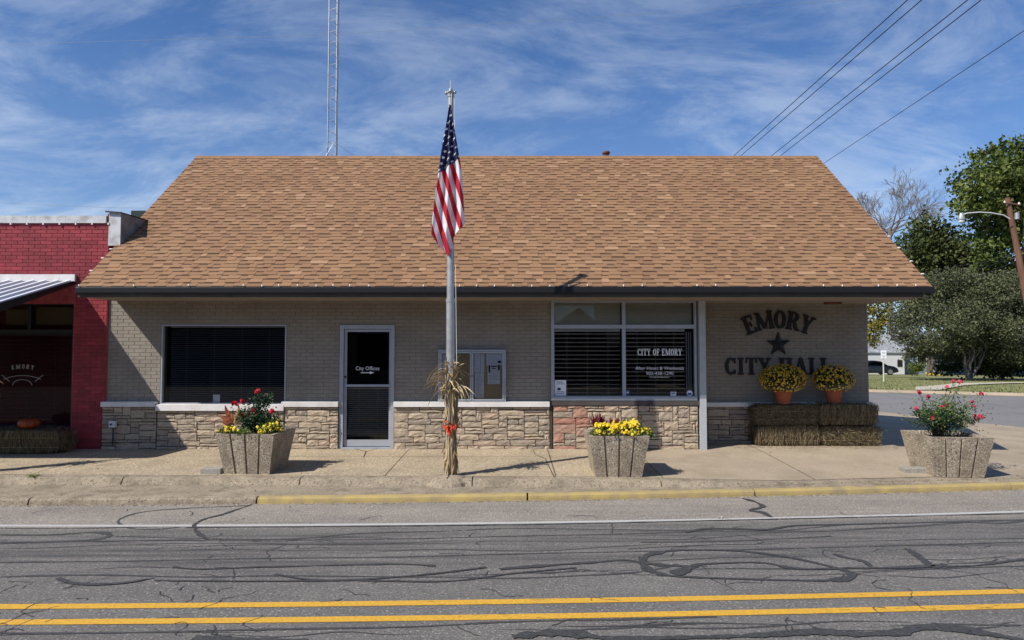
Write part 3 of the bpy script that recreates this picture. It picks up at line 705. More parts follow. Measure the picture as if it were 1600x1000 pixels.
def pack(x0, x1, z0, z1, D, seed, pink=None):
    rr = random.Random(seed); nzc = 15; cw = .05; ch = (z1-z0)/nzc; nxc = max(1, round((x1-x0)/cw)); cw = (x1-x0)/nxc
    occ = [[0]*nxc for _ in range(nzc)]
    for j in range(nzc):
        for i in range(nxc):
            if occ[j][i]: continue
            hh = rr.choice([1,1,2,2,2,2,3]); ww = {1: rr.randint(4, 9), 2: rr.randint(4, 9), 3: rr.randint(4, 8)}[hh]
            k = 0
            while k < ww and i+k < nxc and not occ[j][i+k]: k += 1
            ww = k
            if ww == 1 and hh > 2: hh = 2
            k = 1
            while k < hh and j+k < nzc and not any(occ[j+k][i+q] for q in range(ww)): k += 1
            hh = k
            for a in range(hh):
                for b in range(ww): occ[j+a][i+b] = 1
            sx0, sx1 = x0+i*cw, x0+(i+ww)*cw; sz0, sz1 = z0+j*ch, z0+(j+hh)*ch
            stones.append(((sx0+sx1)/2, (sz0+sz1)/2, sx1-sx0-.012, sz1-sz0-.012, D, pink and (sx0+sx1)/2 < pink and rr.random() < .7, rr.random()))
wz0 = .17
BZ = wz(641)
back = MB()
segs_st = [(XL, LW[0]-.03, CAPZ0), (LW[0]-.03, LW[1]+.0, BZ), (LW[1], DR[0], CAPZ0), (DR[1], wx(859), CAPZ0), (wx(863), XP0-.02, wz(633))]
for k, (a, b, z1) in enumerate(segs_st):
    pack(a+.006, b-.006, wz0, z1-.004, WD-.03, 20+k, wx(915) if k == 4 else None)
    back.box(a, b, WD-.028, WD+.004, .1, z1)
pack(XP1+.01, XR-.02, wz0, wz(635, WR), WR-.03, 40)
back.box(XP1, XR, WR-.028, WR+.004, .1, wz(635, WR))
wain = back.build('wainscot', M['stone_joint'], hall); wain['_o'] = hall['_o']
sme = [stone_unit(s, t) for s in range(9) for t in ((.05+.085*s) % .8,)]
sme_m = [m.mesh('stone', M['stone']) for m in sme]; pk = [stone_unit(90+s, .88+.05*s) for s in range(3)]; pk_m = [m.mesh('stone', M['stone']) for m in pk]
stones.sort(key=lambda s: -(s[2]*s[3])*(1 if s[4] < WD else .01))
stf = MB()
for k, (x, z, w_, h, D, pnk, t) in enumerate(stones):
    i = int(t*9); src, ms = (pk[i % 3], pk_m[i % 3]) if pnk else (sme[i], sme_m[i]); dp = .034+.024*((t*37) % 1)
    if k < 300: link_piece('stone', ms, wain, (x, D+.004, z), (0,0,0), (w_, dp, h))
    else: stf.add([(x+p[0]*w_, D+.004+p[1]*dp, z+p[2]*h) for p in src.v], src.f, src.t[0])
if stf.v: kind(stf.build('stones', M['stone'], wain), 'stuff')
# ledges (white cap) and sills
def cap(x0, x1, z0, z1, D, name='ledge'):
    mb = MB(); mb.box(x0, x1, D-.105, D-.001, z0, z1-.006); mb.add([(x0,D-.105,z1-.006),(x1,D-.105,z1-.006),(x1,D-.001,z1+.004),(x0,D-.001,z1+.004)], [(0,1,2,3)])
    return mb.build(name, M['white_trim'], hall)
cap(XL, LW[0]-.04, CAPZ0, CAPZ1, WD); cap(LW[1]-.04, DR[0]-.002, CAPZ0, CAPZ1, WD); cap(DR[1]+.002, wx(858), CAPZ0, CAPZ1, WD)
cap(XP1+.004, XR+.02, wz(635, WR), wz(628, WR), WR)
# pillar
mb = MB(); mb.box(XP0, XP1, WD-.10, WD+.2, .14, 2.82); mb.build('corner_post', M['pillar'], hall)
mb = MB(); mb.box(wx(858.5), wx(862.5), WD-.055, WD-.029, .14, CAPZ0); mb.build('corner_joint', M['stone_joint'], hall)

# ---- roof
slope = math.atan2(RZ-EZ, RD-ED); SL = math.hypot(RZ-EZ, RD-ED)
RO = Vector((0, ED, EZ)); up = Vector((0, math.cos(slope), math.sin(slope))); nr = Vector((0, -math.sin(slope), math.cos(slope)))
def rp(x, u, h): return RO+Vector((x, 0, 0))+up*u+nr*h
rb = MB()
q = [(EX0, 0), (EX1, 0), (EX1, SL), (EX0, SL)]
rb.add([rp(x, u, -.004) for x, u in q]+[rp(x, u, -.06) for x, u in q], [(0,1,2,3),(4,7,6,5),(0,4,5,1),(1,5,6,2),(3,2,6,7),(0,3,7,4)], .2)
bk = [(EX0+.003, 15.0, 6.225), (EX1-.003, 15.0, 6.225), (EX1-.003, 19.0, 2.98), (EX0+.003, 19.0, 2.98)]
rb.add(bk+[(a, b, c-.08) for a, b, c in bk], [(0,1,2,3),(4,7,6,5),(1,5,6,2),(3,2,6,7),(0,3,7,4)], .5)
roof = rb.build('roof', M['shingle'], hall); roof['_o'] = hall['_o']
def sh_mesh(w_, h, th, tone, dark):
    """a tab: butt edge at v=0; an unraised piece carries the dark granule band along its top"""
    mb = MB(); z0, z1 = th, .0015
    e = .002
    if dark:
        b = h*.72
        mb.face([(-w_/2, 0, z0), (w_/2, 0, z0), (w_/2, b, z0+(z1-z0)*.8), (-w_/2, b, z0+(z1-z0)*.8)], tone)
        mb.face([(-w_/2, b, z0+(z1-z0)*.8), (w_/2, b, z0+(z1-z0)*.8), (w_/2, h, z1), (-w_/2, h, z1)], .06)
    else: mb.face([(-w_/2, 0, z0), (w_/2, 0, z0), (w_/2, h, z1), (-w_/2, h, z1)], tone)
    mb.face([(-w_/2, 0, -.003), (w_/2, 0, -.003), (w_/2, 0, z0), (-w_/2, 0, z0)], tone*.6)
    mb.face([(-w_/2, h, -.003), (-w_/2, 0, -.003), (-w_/2, 0, z0), (-w_/2, h, z1)], tone*.7); mb.face([(w_/2, 0, -.003), (w_/2, h, -.003), (w_/2, h, z1), (w_/2, 0, z0)], tone*.7)
    return mb
rr = random.Random(11); NR = 45; ex = SL/NR; items = []
WS = [.09,.12,.16,.20,.24,.30]
for r in range(NR):
    x = EX0-rr.random()*.2-.02; tab = rr.random() < .5; end = EX1+.012
    while x < end:
        w_ = rr.choice(WS) if tab else rr.choice(WS[1:5])
        a, b = max(x, EX0-.012), min(x+w_, end)
        if b-a > .02:
            t = rr.choice([.38,.44,.5,.5,.54,.6,.7]) if tab else rr.choice([.32,.38,.44,.5,.56])
            if tab and rr.random() < .06: t = .9
            if r == 0: t = max(t, .42)
            items.append((r, (a+b)/2, b-a, tab, t))
        x += w_; tab = not tab
sst = MB(); cache = {}
Mrot = Matrix.Rotation(slope, 4, 'X')
for k, (r, x, w_, tab, t) in enumerate(items):
    th = .012 if tab else .0055; h = ex+.006 if tab else ex+.004; u = r*ex-.012
    base = rp(x, u, .0)
    if k < 300:
        key = (round(w_, 2), tab, t)
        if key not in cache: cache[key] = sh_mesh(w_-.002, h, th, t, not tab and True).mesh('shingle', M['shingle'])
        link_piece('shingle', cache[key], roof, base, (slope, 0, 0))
    else:
        m = sh_mesh(w_-.002, h, th, t, not tab)
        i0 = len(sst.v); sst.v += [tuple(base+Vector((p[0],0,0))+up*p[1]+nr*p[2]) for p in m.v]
        sst.f += [tuple(i0+j for j in f) for f in m.f]; sst.t += m.t
kind(sst.build('shingles', M['shingle'], roof), 'stuff')
mb = MB(); x = EX0-.01
while x < EX1:
    b = min(x+.145, EX1+.01); t = rr.choice([.4,.5,.6]); d = .012
    mb.add([(x, RD-.10, RZ-.062), (x, RD, RZ+.03), (x, RD+.10, RZ-.062), (b, RD-.10, RZ-.071), (b, RD, RZ+.018), (b, RD+.10, RZ-.071)], [(0,3,4,1),(1,4,5,2),(0,1,2)], t); x += .14
kind(mb.build('ridge_caps', M['shingle'], roof), 'stuff')
# gutter, fascia, soffit
mb = MB(); z0, z1 = wz(458.3, 10.93), wz(448, 10.93)
prof = [(ED-.015, z1), (10.945, z1), (10.93, z1-.018), (10.932, z0+.02), (10.945, z0), (ED-.015, z0)]
n = len(prof); i0 = 0
for X in (EX0-.015, EX1+.015): mb.v += [(X, a, b) for a, b in prof]
for k in range(n): mb.f.append((k, (k+1) % n, n+(k+1) % n, n+k)); mb.t.append(.5)
mb.f += [tuple(range(n))[::-1], tuple(range(n, 2*n))]; mb.t += [.5,.5]
mb.box(EX0-.01, EX1+.01, 10.915, 10.929, z0+.006, z0+.012)
gut = mb.build('gutter', M['trim_black'], hall)
mb = MB(); mb.box(EX0, EX1-.14, ED-.012, ED+.02, 2.802, EZ-.012); mb.build('fascia', M['trim_brown'], hall)
mb = MB(); mb.box(EX0, EX1-.01, ED+.022, WD+.006, 2.812, 2.83)
mb.box(XP1+.002, EX1-.01, WD+.008, WR+.006, 2.812, 2.83)
k = 0
mb.build('soffit', M['soffit'], hall)
for X0, X1 in ((EX1-.022, EX1-.001), (EX0+.001, EX0+.02)):
    mb = MB(); mb.add([(X0, ED+.03, EZ-.19), (X0, RD, RZ-.27), (X0, RD, RZ-.07), (X0, ED+.03, EZ-.07), (X1, ED+.03, EZ-.19), (X1, RD, RZ-.27), (X1, RD, RZ-.07), (X1, ED+.03, EZ-.07)],
        [(0,1,2,3),(4,7,6,5),(0,4,5,1),(3,2,6,7)]); mb.build('rake_board', M['trim_brown'], hall)
# round roof vent behind the ridge
pv = P(947, 243, 15.6); mb = MB(); mb.lathe([(.062, -1.0), (.062, .03), (.085, .035), (.092, .06), (.085, .085), (.03, .105), (0, .107)], (pv.x, 15.6, pv.z), 16); mb.lathe([(.072, -.05), (.072, -.03), (.064, -.03)], (pv.x, 15.6, pv.z+.02), 16)
mb.build('vent_cap', M['brown_vent'], hall)
# string of clips / clear bulbs along the eave and rakes
sl = thing('string_light', (EX0, 10.92, EZ), 'strand of small clear bulbs clipped along the edge of the brown roof', 'string lights')
pts = [(EX0-.02, 10.905, EZ-.02)]; bulbs = []; rr = random.Random(5)
x = EX0+.05
while x < EX1:
    bulbs.append((x, 10.925, EZ+.003+rr.uniform(-.004,.006))); x += rr.choice([.29,.30,.58,.27,.3,.88])
mb = MB()
wp = [(EX0+.0, 10.918, EZ+.006)]
while wp[-1][0] < EX1-.05: wp.append((wp[-1][0]+.14, 10.918, EZ+.006+rr.uniform(-.004,.004)))
mb.tube(wp, .0022, 5); mb.build('cord', M['trim_black'], sl)
ico = MB(); ico.lathe([(0,-.016),(.011,-.008),(.013,.002),(.008,.014),(0,.02)], (0,0,0), 7); icom = ico.mesh('bulb', M['bulb'], True)
for b in bulbs: link_piece('bulb', icom, sl, b)
for u in (.35, .75, 1.2, 1.6): 
    for X in (EX1+.02,): p = rp(X, u, .01); link_piece('bulb', icom, sl, p, (0,R(90),0), (1,1,2))
for u in (.45, .85, 1.15): p = rp(EX0-.02, u, .01); link_piece('bulb', icom, sl, p, (0,R(90),0), (1,1,2))

# ---- windows and door
def bar(mb, x0, x1, z0, z1, D0, D1): mb.box(x0, x1, D0, D1, z0, z1)
def blind(x0, x1, z0, z1, D, pitch, wslat, tilt, mt, parent, limit=300, cords=3, headh=.03):
    mb = MB(); a = wslat/2; c_, s_ = math.cos(tilt)*a, math.sin(tilt)*a; W_ = x1-x0
    mb.add([(-W_/2, -c_, -s_), (W_/2, -c_, -s_), (W_/2, 0, .0022), (-W_/2, 0, .0022), (W_/2, c_, s_), (-W_/2, c_, s_)], [(0,1,2,3),(3,2,4,5)])
    me = mb.mesh('slat', mt); n = int((z1-headh-z0)/pitch)
    for k in range(n): link_piece('slat', me, parent, ((x0+x1)/2, D, z0+pitch*(k+.5)), (0, rnd.uniform(-.0006,.0006), 0))
    mb = MB(); mb.box(x0, x1, D-.02, D+.02, z1-headh, z1); mb.build('head_rail', mt, parent)
    mb = MB()
    for k in range(cords):
        X = x0+W_*(k+.6)/(cords+.2); mb.box(X-.0015, X+.0015, D-a-.003, D-a-.001, z0, z1)
    mb.build('ladder_cord', mt, parent)
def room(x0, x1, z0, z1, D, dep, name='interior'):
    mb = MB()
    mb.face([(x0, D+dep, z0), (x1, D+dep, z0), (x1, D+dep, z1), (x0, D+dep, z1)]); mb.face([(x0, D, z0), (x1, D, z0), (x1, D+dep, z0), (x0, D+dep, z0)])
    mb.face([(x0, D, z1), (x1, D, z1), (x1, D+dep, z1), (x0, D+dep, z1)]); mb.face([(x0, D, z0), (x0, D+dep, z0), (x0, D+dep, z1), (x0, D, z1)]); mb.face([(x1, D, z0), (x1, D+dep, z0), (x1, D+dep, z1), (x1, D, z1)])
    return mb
def win(opening, name='window'):
    x0, x1, z0, z1 = opening; mb = MB(); t = .03; D0, D1 = WD-.012, WD+.07
    return x0, x1, z0, z1
# left window
x0, x1, z0, z1 = LW; mb = MB(); t = .022
for a in ((x0, x0+t, z0, z1), (x1-t, x1, z0, z1), (x0+t, x1-t, z1-t, z1), (x0+t, x1-t, z0, z0+t)): mb.box(a[0], a[1], WD-.006, WD+.12, a[2], a[3])
wL = mb.build('window', M['frame'], hall); wL['label'] = 'wide single pane window with dark blinds'; wL['_o'] = hall['_o']
mb = MB(); mb.face([(x0+t, WD+.06, z0+t), (x1-t, WD+.06, z0+t), (x1-t, WD+.06, z1-t), (x0+t, WD+.06, z1-t)]); mb.build('pane', M['glass'], wL)
mb = MB(); mb.box(x0-.03, x1-.0, WD-.11, WD-.008, BZ, z0-.002); mb.add([(x0-.03, WD-.11, z0-.002), (x1, WD-.11, z0-.002), (x1, WD-.008, z0+.006), (x0-.03, WD-.008, z0+.006)], [(0,1,2,3)]); mb.build('sill', M['white_trim'], wL)
M['slat_dim'] = mat('blind_slat_grey', c4(.30,.295,.28), None, 4, .7)
blind(x0+t+.10, x1-t-.01, z0+t+.01, z1-t, WD+.10, .034, .028, R(20), M['slat_dim'], wL, cords=4)
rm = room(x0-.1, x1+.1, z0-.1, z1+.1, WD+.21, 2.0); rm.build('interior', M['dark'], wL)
mb = MB(); a, b = wx(330.5), wx(341.5); mb.box(a, b, WD+.085, WD+.088, z0+t, wz(617)); mb.build('notice', M['paper'], wL)
# centre window
x0, x1, z0, z1 = CW; mb = MB(); F0, F1 = WD-.03, WD+.06
ms0, ms1 = wx(972), wx(977.5); tz0, tz1 = wz(513.5), wz(507.5); lx, rx = wx(866), wx(1084.5); bz = wz(618.5); tz = wz(473)
for a in ((x0, lx, z0, z1), (rx, x1-.002, z0, z1), (lx, rx, z0, bz), (lx, rx, tz, z1), (ms0, ms1, bz, tz), (lx, ms0, tz0, tz1), (ms1, rx, tz0, tz1)): mb.box(a[0], a[1], F0+(.0 if a[2] == z0 else .006), F1, a[2], a[3])
mb.box(x0, x1-.004, WD-.06, F0-.001, wz(625.5), wz(619.5))
wC = mb.build('window', M['frame'], hall); wC['label'] = 'large four pane window with open white blinds and white lettering'; wC['_o'] = hall['_o']
mb = MB(); mb.box(wx(862), XP0-.004, WD-.075, WD-.001, wz(633), wz(626)); mb.build('sill', M['trim_brown'], wC)
for (a, b, c, d) in ((lx, ms0, bz, tz0), (ms1, rx, bz, tz0), (lx, ms0, tz1, tz), (ms1, rx, tz1, tz)):
    mb = MB(); mb.face([(a, WD+.02, c), (b, WD+.02, c), (b, WD+.02, d), (a, WD+.02, d)]); mb.build('pane', M['glass'], wC)
blind(lx+.01, ms0-.02, bz+.01, tz0, WD+.10, .0745, .05, R(-24), M['slat'], wC, cords=3, headh=.05)
blind(ms1+.02, wx(1072), bz+.01, tz0, WD+.10, .0745, .05, R(-24), M['slat'], wC, cords=3, headh=.05)
blind(lx+.01, ms0-.01, tz1, tz, WD+.10, .045, .05, R(66), M['slat_cream'], wC, cords=0)
blind(ms1+.01, rx-.01, tz1, tz, WD+.10, .045, .05, R(66), M['slat_cream'], wC, cords=0)
for k in range(3): mb = MB(); a = wx(1074+3.4*k); mb.box(a, a+.02, WD+.10, WD+.104, bz+.01, tz0-.05); mb.build('slat', M['slat_dim'], wC)
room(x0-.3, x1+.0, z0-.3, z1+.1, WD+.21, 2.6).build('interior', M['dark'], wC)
LD = WD+.0175
text_line('CITY OF EMORY', wx(996.5), wx(1066), wz(555.5), wz(545)-wz(555.5), LD, .0012, M['vinyl'], wC)
font_text('After Hours & Weekends', .082, (wx(1031), LD, wz(577.8)), M['vinyl'], wC, 'lettering', 1.0)
font_text('903-438-1290', .082, (wx(1031), LD, wz(585.8)), M['vinyl'], wC, 'lettering', 1.05)
font_text('IN CASE OF EMERGENCY', .035, (wx(1031), LD, wz(590.5)), M['slat'], wC, 'lettering', .9)
def decal(px0, px1, py0, py1, mt, parent, D, name='sticker'):
    mb = MB(); mb.box(wx(px0), wx(px1), D-.001, D+.001, wz(py1), wz(py0)); return mb.build(name, mt, parent)
decal(866.8, 884.5, 594, 618.2, M['paper'], wC, LD-.001, 'notice')
for k, (a, b, c, d) in enumerate(((870,880,596.5,597.5),(871,876,606,610),(870,882,612,612.8),(870,882,614.5,615.2),(870,882,599.5,600.2))): decal(a, b, c, d, M['ink'], wC, LD-.0035, 'print')
decal(977.8, 983.5, 609.5, 618.2, M['bluestick'], wC, LD); decal(978.8, 982.5, 612, 614.5, M['vinyl'], wC, LD-.002, 'print')
decal(1047.5, 1056.5, 612.3, 619.4-.8, M['vinyl'], wC, LD); decal(1049, 1055, 613.6, 615.2, M['ink'], wC, LD-.002, 'print')
mb = MB(); cx0, cz0 = wx(1077.5), wz(614.6); mb.prism_xz([(cx0+.052*math.cos(a*.3927), cz0+.052*math.sin(a*.3927)) for a in range(16)], LD-.0005, LD+.0005); mb.build('sticker', M['vinyl'], wC)
decal(1074.5, 1080, 614, 617, M['bluestick'], wC, LD-.002, 'print')
# door
x0, x1, z0, z1 = DR; fx0, fx1, fz1 = wx(537), wx(611), wz(514); mb = MB()
for a in ((x0, fx0, z0, z1), (fx1, x1, z0, z1), (fx0, fx1, fz1, z1)): mb.box(a[0], a[1], WD-.02, WD+.12, a[2], a[3])
mb.box(fx0, fx1, WD-.02, WD+.12, z0, wz(698.5))
door = mb.build('door_frame', M['frame'], hall); door['_o'] = hall['_o']
mb = MB(); gx0, gx1, gz0, gz1 = wx(541.5), wx(607.5), wz(687.5), wz(518.5); a0, a1 = fx0+.006, fx1-.006; zz0 = wz(697.5); zz1 = fz1-.006
for a in ((a0, gx0, zz0, zz1), (gx1, a1, zz0, zz1), (gx0, gx1, gz1, zz1), (gx0, gx1, zz0, gz0)): mb.box(a[0], a[1], WD+.03, WD+.075, a[2], a[3])
dr = mb.build('door', M['frame'], door); dr['_o'] = hall['_o']
mb = MB(); mb.face([(gx0, WD+.055, gz0), (gx1, WD+.055, gz0), (gx1, WD+.055, gz1), (gx0, WD+.055, gz1)]); mb.build('pane', M['glass2'], door)
mb = MB(); zb = wz(602.5); mb.box(gx0-.03, gx1+.03, WD-.0, WD+.018, zb-.02, zb+.02); mb.box(gx0-.02, gx0+.01, WD+.018, WD+.03, zb-.012, zb+.012); mb.box(gx1-.01, gx1+.02, WD+.018, WD+.03, zb-.012, zb+.012); mb.build('push_bar', M['frame'], door)
mb = MB(); mb.lathe([(0,0),(.02,0),(.02,.012),(0,.014)], (0,0,0), 12); lk = mb.mesh('lock', M['ink']); link_piece('lock', lk, door, (wx(539.3), WD+.03, wz(589)), (R(90),0,0))
blind(gx0+.01, gx1-.01, wz(684), wz(606), WD+.10, .036, .03, R(24), M['slat_dim'], door, cords=2)
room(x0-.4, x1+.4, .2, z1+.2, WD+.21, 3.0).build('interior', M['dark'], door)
DL = WD+.052
font_text('City Offices', .098, (wx(573.5), DL, wz(578.5)), M['vinyl'], door, 'lettering', .9)
mb = MB(); zA = wz(582.5); mb.prism_xz([(wx(563), zA-.007), (wx(577), zA-.007), (wx(577), zA-.025), (wx(584), zA), (wx(577), zA+.025), (wx(577), zA+.007), (wx(563), zA+.007)], DL-.001, DL+.001); mb.build('arrow', M['vinyl'], door)
# threshold
mb = MB(); mb.box(x0, x1, WD-.06, WD-.021, .17, .225); mb.build('threshold', M['galv'], hall)

# wall lettering on the recessed wall
LWD = WR-.03
cE = P(1217, 520, LWD)
ar0 = P(1217, 514, LWD).z
rad = 1.35
text_arc('EMORY', cE.x, P(1217, 513.5, LWD).z-rad, rad, R(50), .34, LWD, .025, M['black_letter'], hall, wk=1.0)
text_line('CITY HALL', P(1133, 572, LWD).x, P(1299, 572, LWD).x, P(1200, 585.5, LWD).z, P(1200, 559, LWD).z-P(1200, 585.5, LWD).z, LWD, .025, M['black_letter'], hall)
sc_ = P(1216.5, 538, LWD); Rr = .232; mb = MB(); pts = []
for k in range(10):
    r_ = Rr if k % 2 == 0 else Rr*.40; a = math.pi/2+k*math.pi/5; pts.append((sc_.x+r_*math.cos(a), sc_.z+r_*math.sin(a)))
i0 = 0; mb.v = [(p[0], LWD+.0, p[1]) for p in pts]+[(p[0], LWD+.025, p[1]) for p in pts]+[(sc_.x, LWD-.03, sc_.z)]
for k in range(10): mb.f += [(20, (k+1) % 10, k), (k, (k+1) % 10, 10+(k+1) % 10, 10+k)]; mb.t += [.5,.5]
mb.build('star', M['black_letter'], hall)
# small soffit light at the right end
mb = MB(); p = P(1302, 468, 12.3); mb.box(p.x-.13, p.x+.13, 12.25, 12.4, 2.775, 2.811); mb.build('soffit_lamp', M['brown_vent'], hall)
# wall outlet box near the left corner
ob = thing('outlet_box', (wx(185), WD-.1, wz(668)), 'small pale electrical box with its spout on the stone near the red wall', 'electrical box')
mb = MB(); X = wx(185); Z = wz(661.5); mb.box(X-.055, X+.055, WD-.15, WD-.09, Z-.055, Z+.055); mb.build('cover', M['white_wall'], ob)
mb = MB(); mb.tube([(X-.01, WD-.15, Z), (X-.01, WD-.18, Z)], .016, 10); mb.tube([(X, WD-.11, Z-.055), (X, WD-.11, .3)], .012, 8); mb.build('conduit', M['ink'], ob)

# ---- notice board
BX0, BX1, B0, B1 = wx(685.5), wx(790.5), wz(628.5), wz(546.5)
nb = thing('notice_board', ((BX0+BX1)/2, WD, B0), 'two door glass notice board with cork backing hung on the grey brick wall', 'notice board')
mb = MB(); mb.box(BX0+.02, BX1-.02, WD-.045, WD-.0035, B0+.02, B1-.02); mb.build('backing', M['cork'], nb)
mb = MB(); t = .03; mid = wx(737.5)
for a in ((BX0, BX0+t, B0, B1), (BX1-t, BX1, B0, B1), (BX0+t, BX1-t, B1-t, B1), (BX0+t, BX1-t, B0, B0+t)): mb.box(a[0], a[1], WD-.095, WD-.004, a[2], a[3])
mb.build('case', M['frame'], nb)
for a, b in ((BX0+t+.004, mid-.003), (mid+.003, BX1-t-.004)):
    mb = MB(); c, d = B0+t+.004, B1-t-.004; q = .028
    for s_ in ((a, a+q, c, d), (b-q, b, c, d), (a+q, b-q, d-q, d), (a+q, b-q, c, c+q)): mb.box(s_[0], s_[1], WD-.103, WD-.083, s_[2], s_[3])
    dd = mb.build('door', M['frame'], nb); dd['_o'] = nb['_o']
    mb = MB(); mb.face([(a+q, WD-.09, c+q), (b-q, WD-.09, c+q), (b-q, WD-.09, d-q), (a+q, WD-.09, d-q)]); mb.build('pane', M['glass'], dd)
    xk = b-.014 if b < mid+.01 else a+.014; mb = MB(); mb.lathe([(.009,0),(.009,.006),(0,.007)], (0,0,0), 8); link_piece('lock', mb.mesh('lock', M['ink']), dd, (xk, WD-.103, wz(587)), (R(90),0,0))
def sheetp(a, b, c, d, off=0, lines=True):
    mb = MB(); mb.box(wx(a), wx(b), WD-.052-off, WD-.049-off, wz(d), wz(c)); pp = mb.build('notice', M['paper'], nb); pp['_o'] = nb['_o']
    if lines:
        mb = MB(); y = c+2.2
        while y < d-1.2:
            x_ = a+1.4+rnd.random()*1.5; mb.box(wx(x_), wx(min(b-1, x_+(b-a-2)*rnd.uniform(.45,1))), WD-.0535-off, WD-.0522-off, wz(y+.35), wz(y)); y += rnd.choice([1.5,1.8,2.6])
        kind(mb.build('print', M['slat_dim'], pp), 'stuff')
    return pp
sheetp(741.5, 750, 552, 582); sheetp(742, 756.5, 583, 621); sheetp(751, 757, 553, 582.5)
sheetp(760, 785, 551.5, 571); pq = sheetp(762, 781.5, 569, 600, .004)
for (a, b, c, d) in ((763.5,766,570.5,582),(778,781,570,578),(767,777,571,573),(769,775,574.5,576),(778,783,563.5,567)):
    mb = MB(); mb.box(wx(a), wx(b), WD-.0605, WD-.0575, wz(d), wz(c)); mb.build('print', M['ink'], pq)
sheetp(691, 697, 553, 600, 0)

# ------------------------------------------------------------------ red shop next door
RW = 12.03
shop = thing('brick_shop', (-9.5, RW, .2), 'low red painted brick shop with a ribbed metal awning beside the city hall', 'building')
XRR = -7.14; ZT = wz(337.5, RW); ZC = wz(349, RW)
TO = (-12.0, wx(115), wz(515), wz(475)); SO = (-12.0, wx(114), wz(668), wz(521))
fw = wall_with_holes('front_wall', -14, XRR, .1, ZC, RW+.008, .25, [(-12.0, wx(115), wz(668), wz(475))], M['red_joint'], shop); fw['_o'] = shop['_o']
zaw = wz(440)
lay_bricks(-11.2, XRR-.005, zaw-.0, ZC, RW+.008, [], M['red_brick'], fw, 300, lambda x, z: -x+.0*z, 9, 5)
lay_bricks(wx(117), XRR-.005, .2, zaw-.01, RW+.008, [(-12, wx(117), 0, 3.2)], M['red_brick'], fw, 0, lambda x, z: 0, 10, 5)
mb = MB(); mb.box(-14, -8.9+1.78, RW+.26, 28, .1, ZC-.3); mb.build('body', M['red_paint'], shop)
# parapet coping: white metal pieces with clips
xc = -14.0; x_end = wx(162, RW)
cpx = [-14,-13,-12,-11,-10,-9.3,-8.6,-7.9,x_end]
for a, b in zip(cpx, cpx[1:]):
    mb = MB(); mb.box(a+.002, b-.002, RW-.03, RW+.28, ZC+.002, ZT); mb.build('coping', M['sheet_lt'], shop)
mb = MB()
for k in range(12): X = wx(7+25.5*k-120); mb.box(X-.012, X+.012, RW-.034, RW-.004, ZC-.028, ZC+.006)
mb.build('coping_clip', M['white_trim'], shop)
mb = MB(); mb.box(x_end+.004, XRR-.0, RW+.008, RW+.28, ZC, wz(334, RW)); mb.build('parapet_end', M['red_brick'], shop)
# party wall parapet clad in sheet metal
mb = MB(); a, b = XRR+.004, -6.93; zt = P(178, 331, RW).z; zb_ = P(178, 384, RW).z
mb.add([(a-.01, RW-.02, zb_), (b, RW-.02, zb_), (b, RW-.02, zt-.02), (a, RW-.02, zt)], [(0,1,2,3)])
mb.build('parapet_flashing', M['sheet_lt'], shop)
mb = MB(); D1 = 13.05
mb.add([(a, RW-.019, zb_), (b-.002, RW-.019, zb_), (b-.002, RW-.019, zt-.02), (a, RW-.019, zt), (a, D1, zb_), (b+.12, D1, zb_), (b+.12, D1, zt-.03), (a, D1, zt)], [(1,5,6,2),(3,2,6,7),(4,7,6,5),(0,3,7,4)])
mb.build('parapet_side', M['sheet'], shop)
mb = MB(); mb.add([(a-.05, RW-.06, zt+.01), (b+.02, RW-.06, zt-.012), (b+.15, D1+.02, zt-.02), (a, D1+.02, zt+.01)], [(0,1,2,3)]); mb.add([(a-.05, RW-.06, zt-.02), (b+.02, RW-.06, zt-.035), (b+.02, RW-.06, zt-.012), (a-.05, RW-.06, zt+.01)], [(0,1,2,3)]); mb.build('parapet_cap', M['ink'], shop)
mb = MB(); p = P(208, 352, 14.2); mb.box(p.x-.05, p.x+.6, 14.2, 14.8, 3.0, P(208, 329, 14.2).z); mb.build('roof_unit', mat('dark_green_metal', c4(.02,.035,.03), None, 3, .6), shop)
# awning
AX1, AD0, AD1 = -7.72, RW-.002, 9.86; AZ0, AZ1 = wz(440, RW), 0
AZ0 = P(118, 440, RW).z; AZ1 = AZ0-.30*(AD0-AD1); AXL = -13.0
mb = MB(); th = .10
mb.add([(AXL, AD1, AZ1), (AX1-.02, AD1, AZ1), (AX1-.02, AD0, AZ0), (AXL, AD0, AZ0), (AXL, AD1, AZ1-.02), (AX1-.02, AD1, AZ1-.02), (AX1-.02, AD0, AZ0-.02), (AXL, AD0, AZ0-.02)], [(0,1,2,3),(4,7,6,5),(0,4,5,1),(2,1,5,6)])
aw = mb.build('awning', M['awn_pan'], shop); aw['_o'] = shop['_o']
ribm = MB(); Lr = math.hypot(AD0-AD1, AZ0-AZ1); ribm.add([(-.05,0,0),(-.03,0,.035),(.03,0,.035),(.05,0,0),(-.05,Lr,0),(-.03,Lr,.035),(.03,Lr,.035),(.05,Lr,0)], [(0,4,5,1),(1,5,6,2),(2,6,7,3),(0,1,2,3)])
rme = ribm.mesh('rib', M['awn_rib']); X = AX1-.08
while X > -12.5: link_piece('rib', rme, aw, (X, AD1, AZ1+.001), (math.atan2(AZ0-AZ1, AD0-AD1), 0, 0)); X -= .215
mb = MB(); mb.box(AXL, AX1, AD1-.03, AD1-.002, AZ1-.13, AZ1+.03)
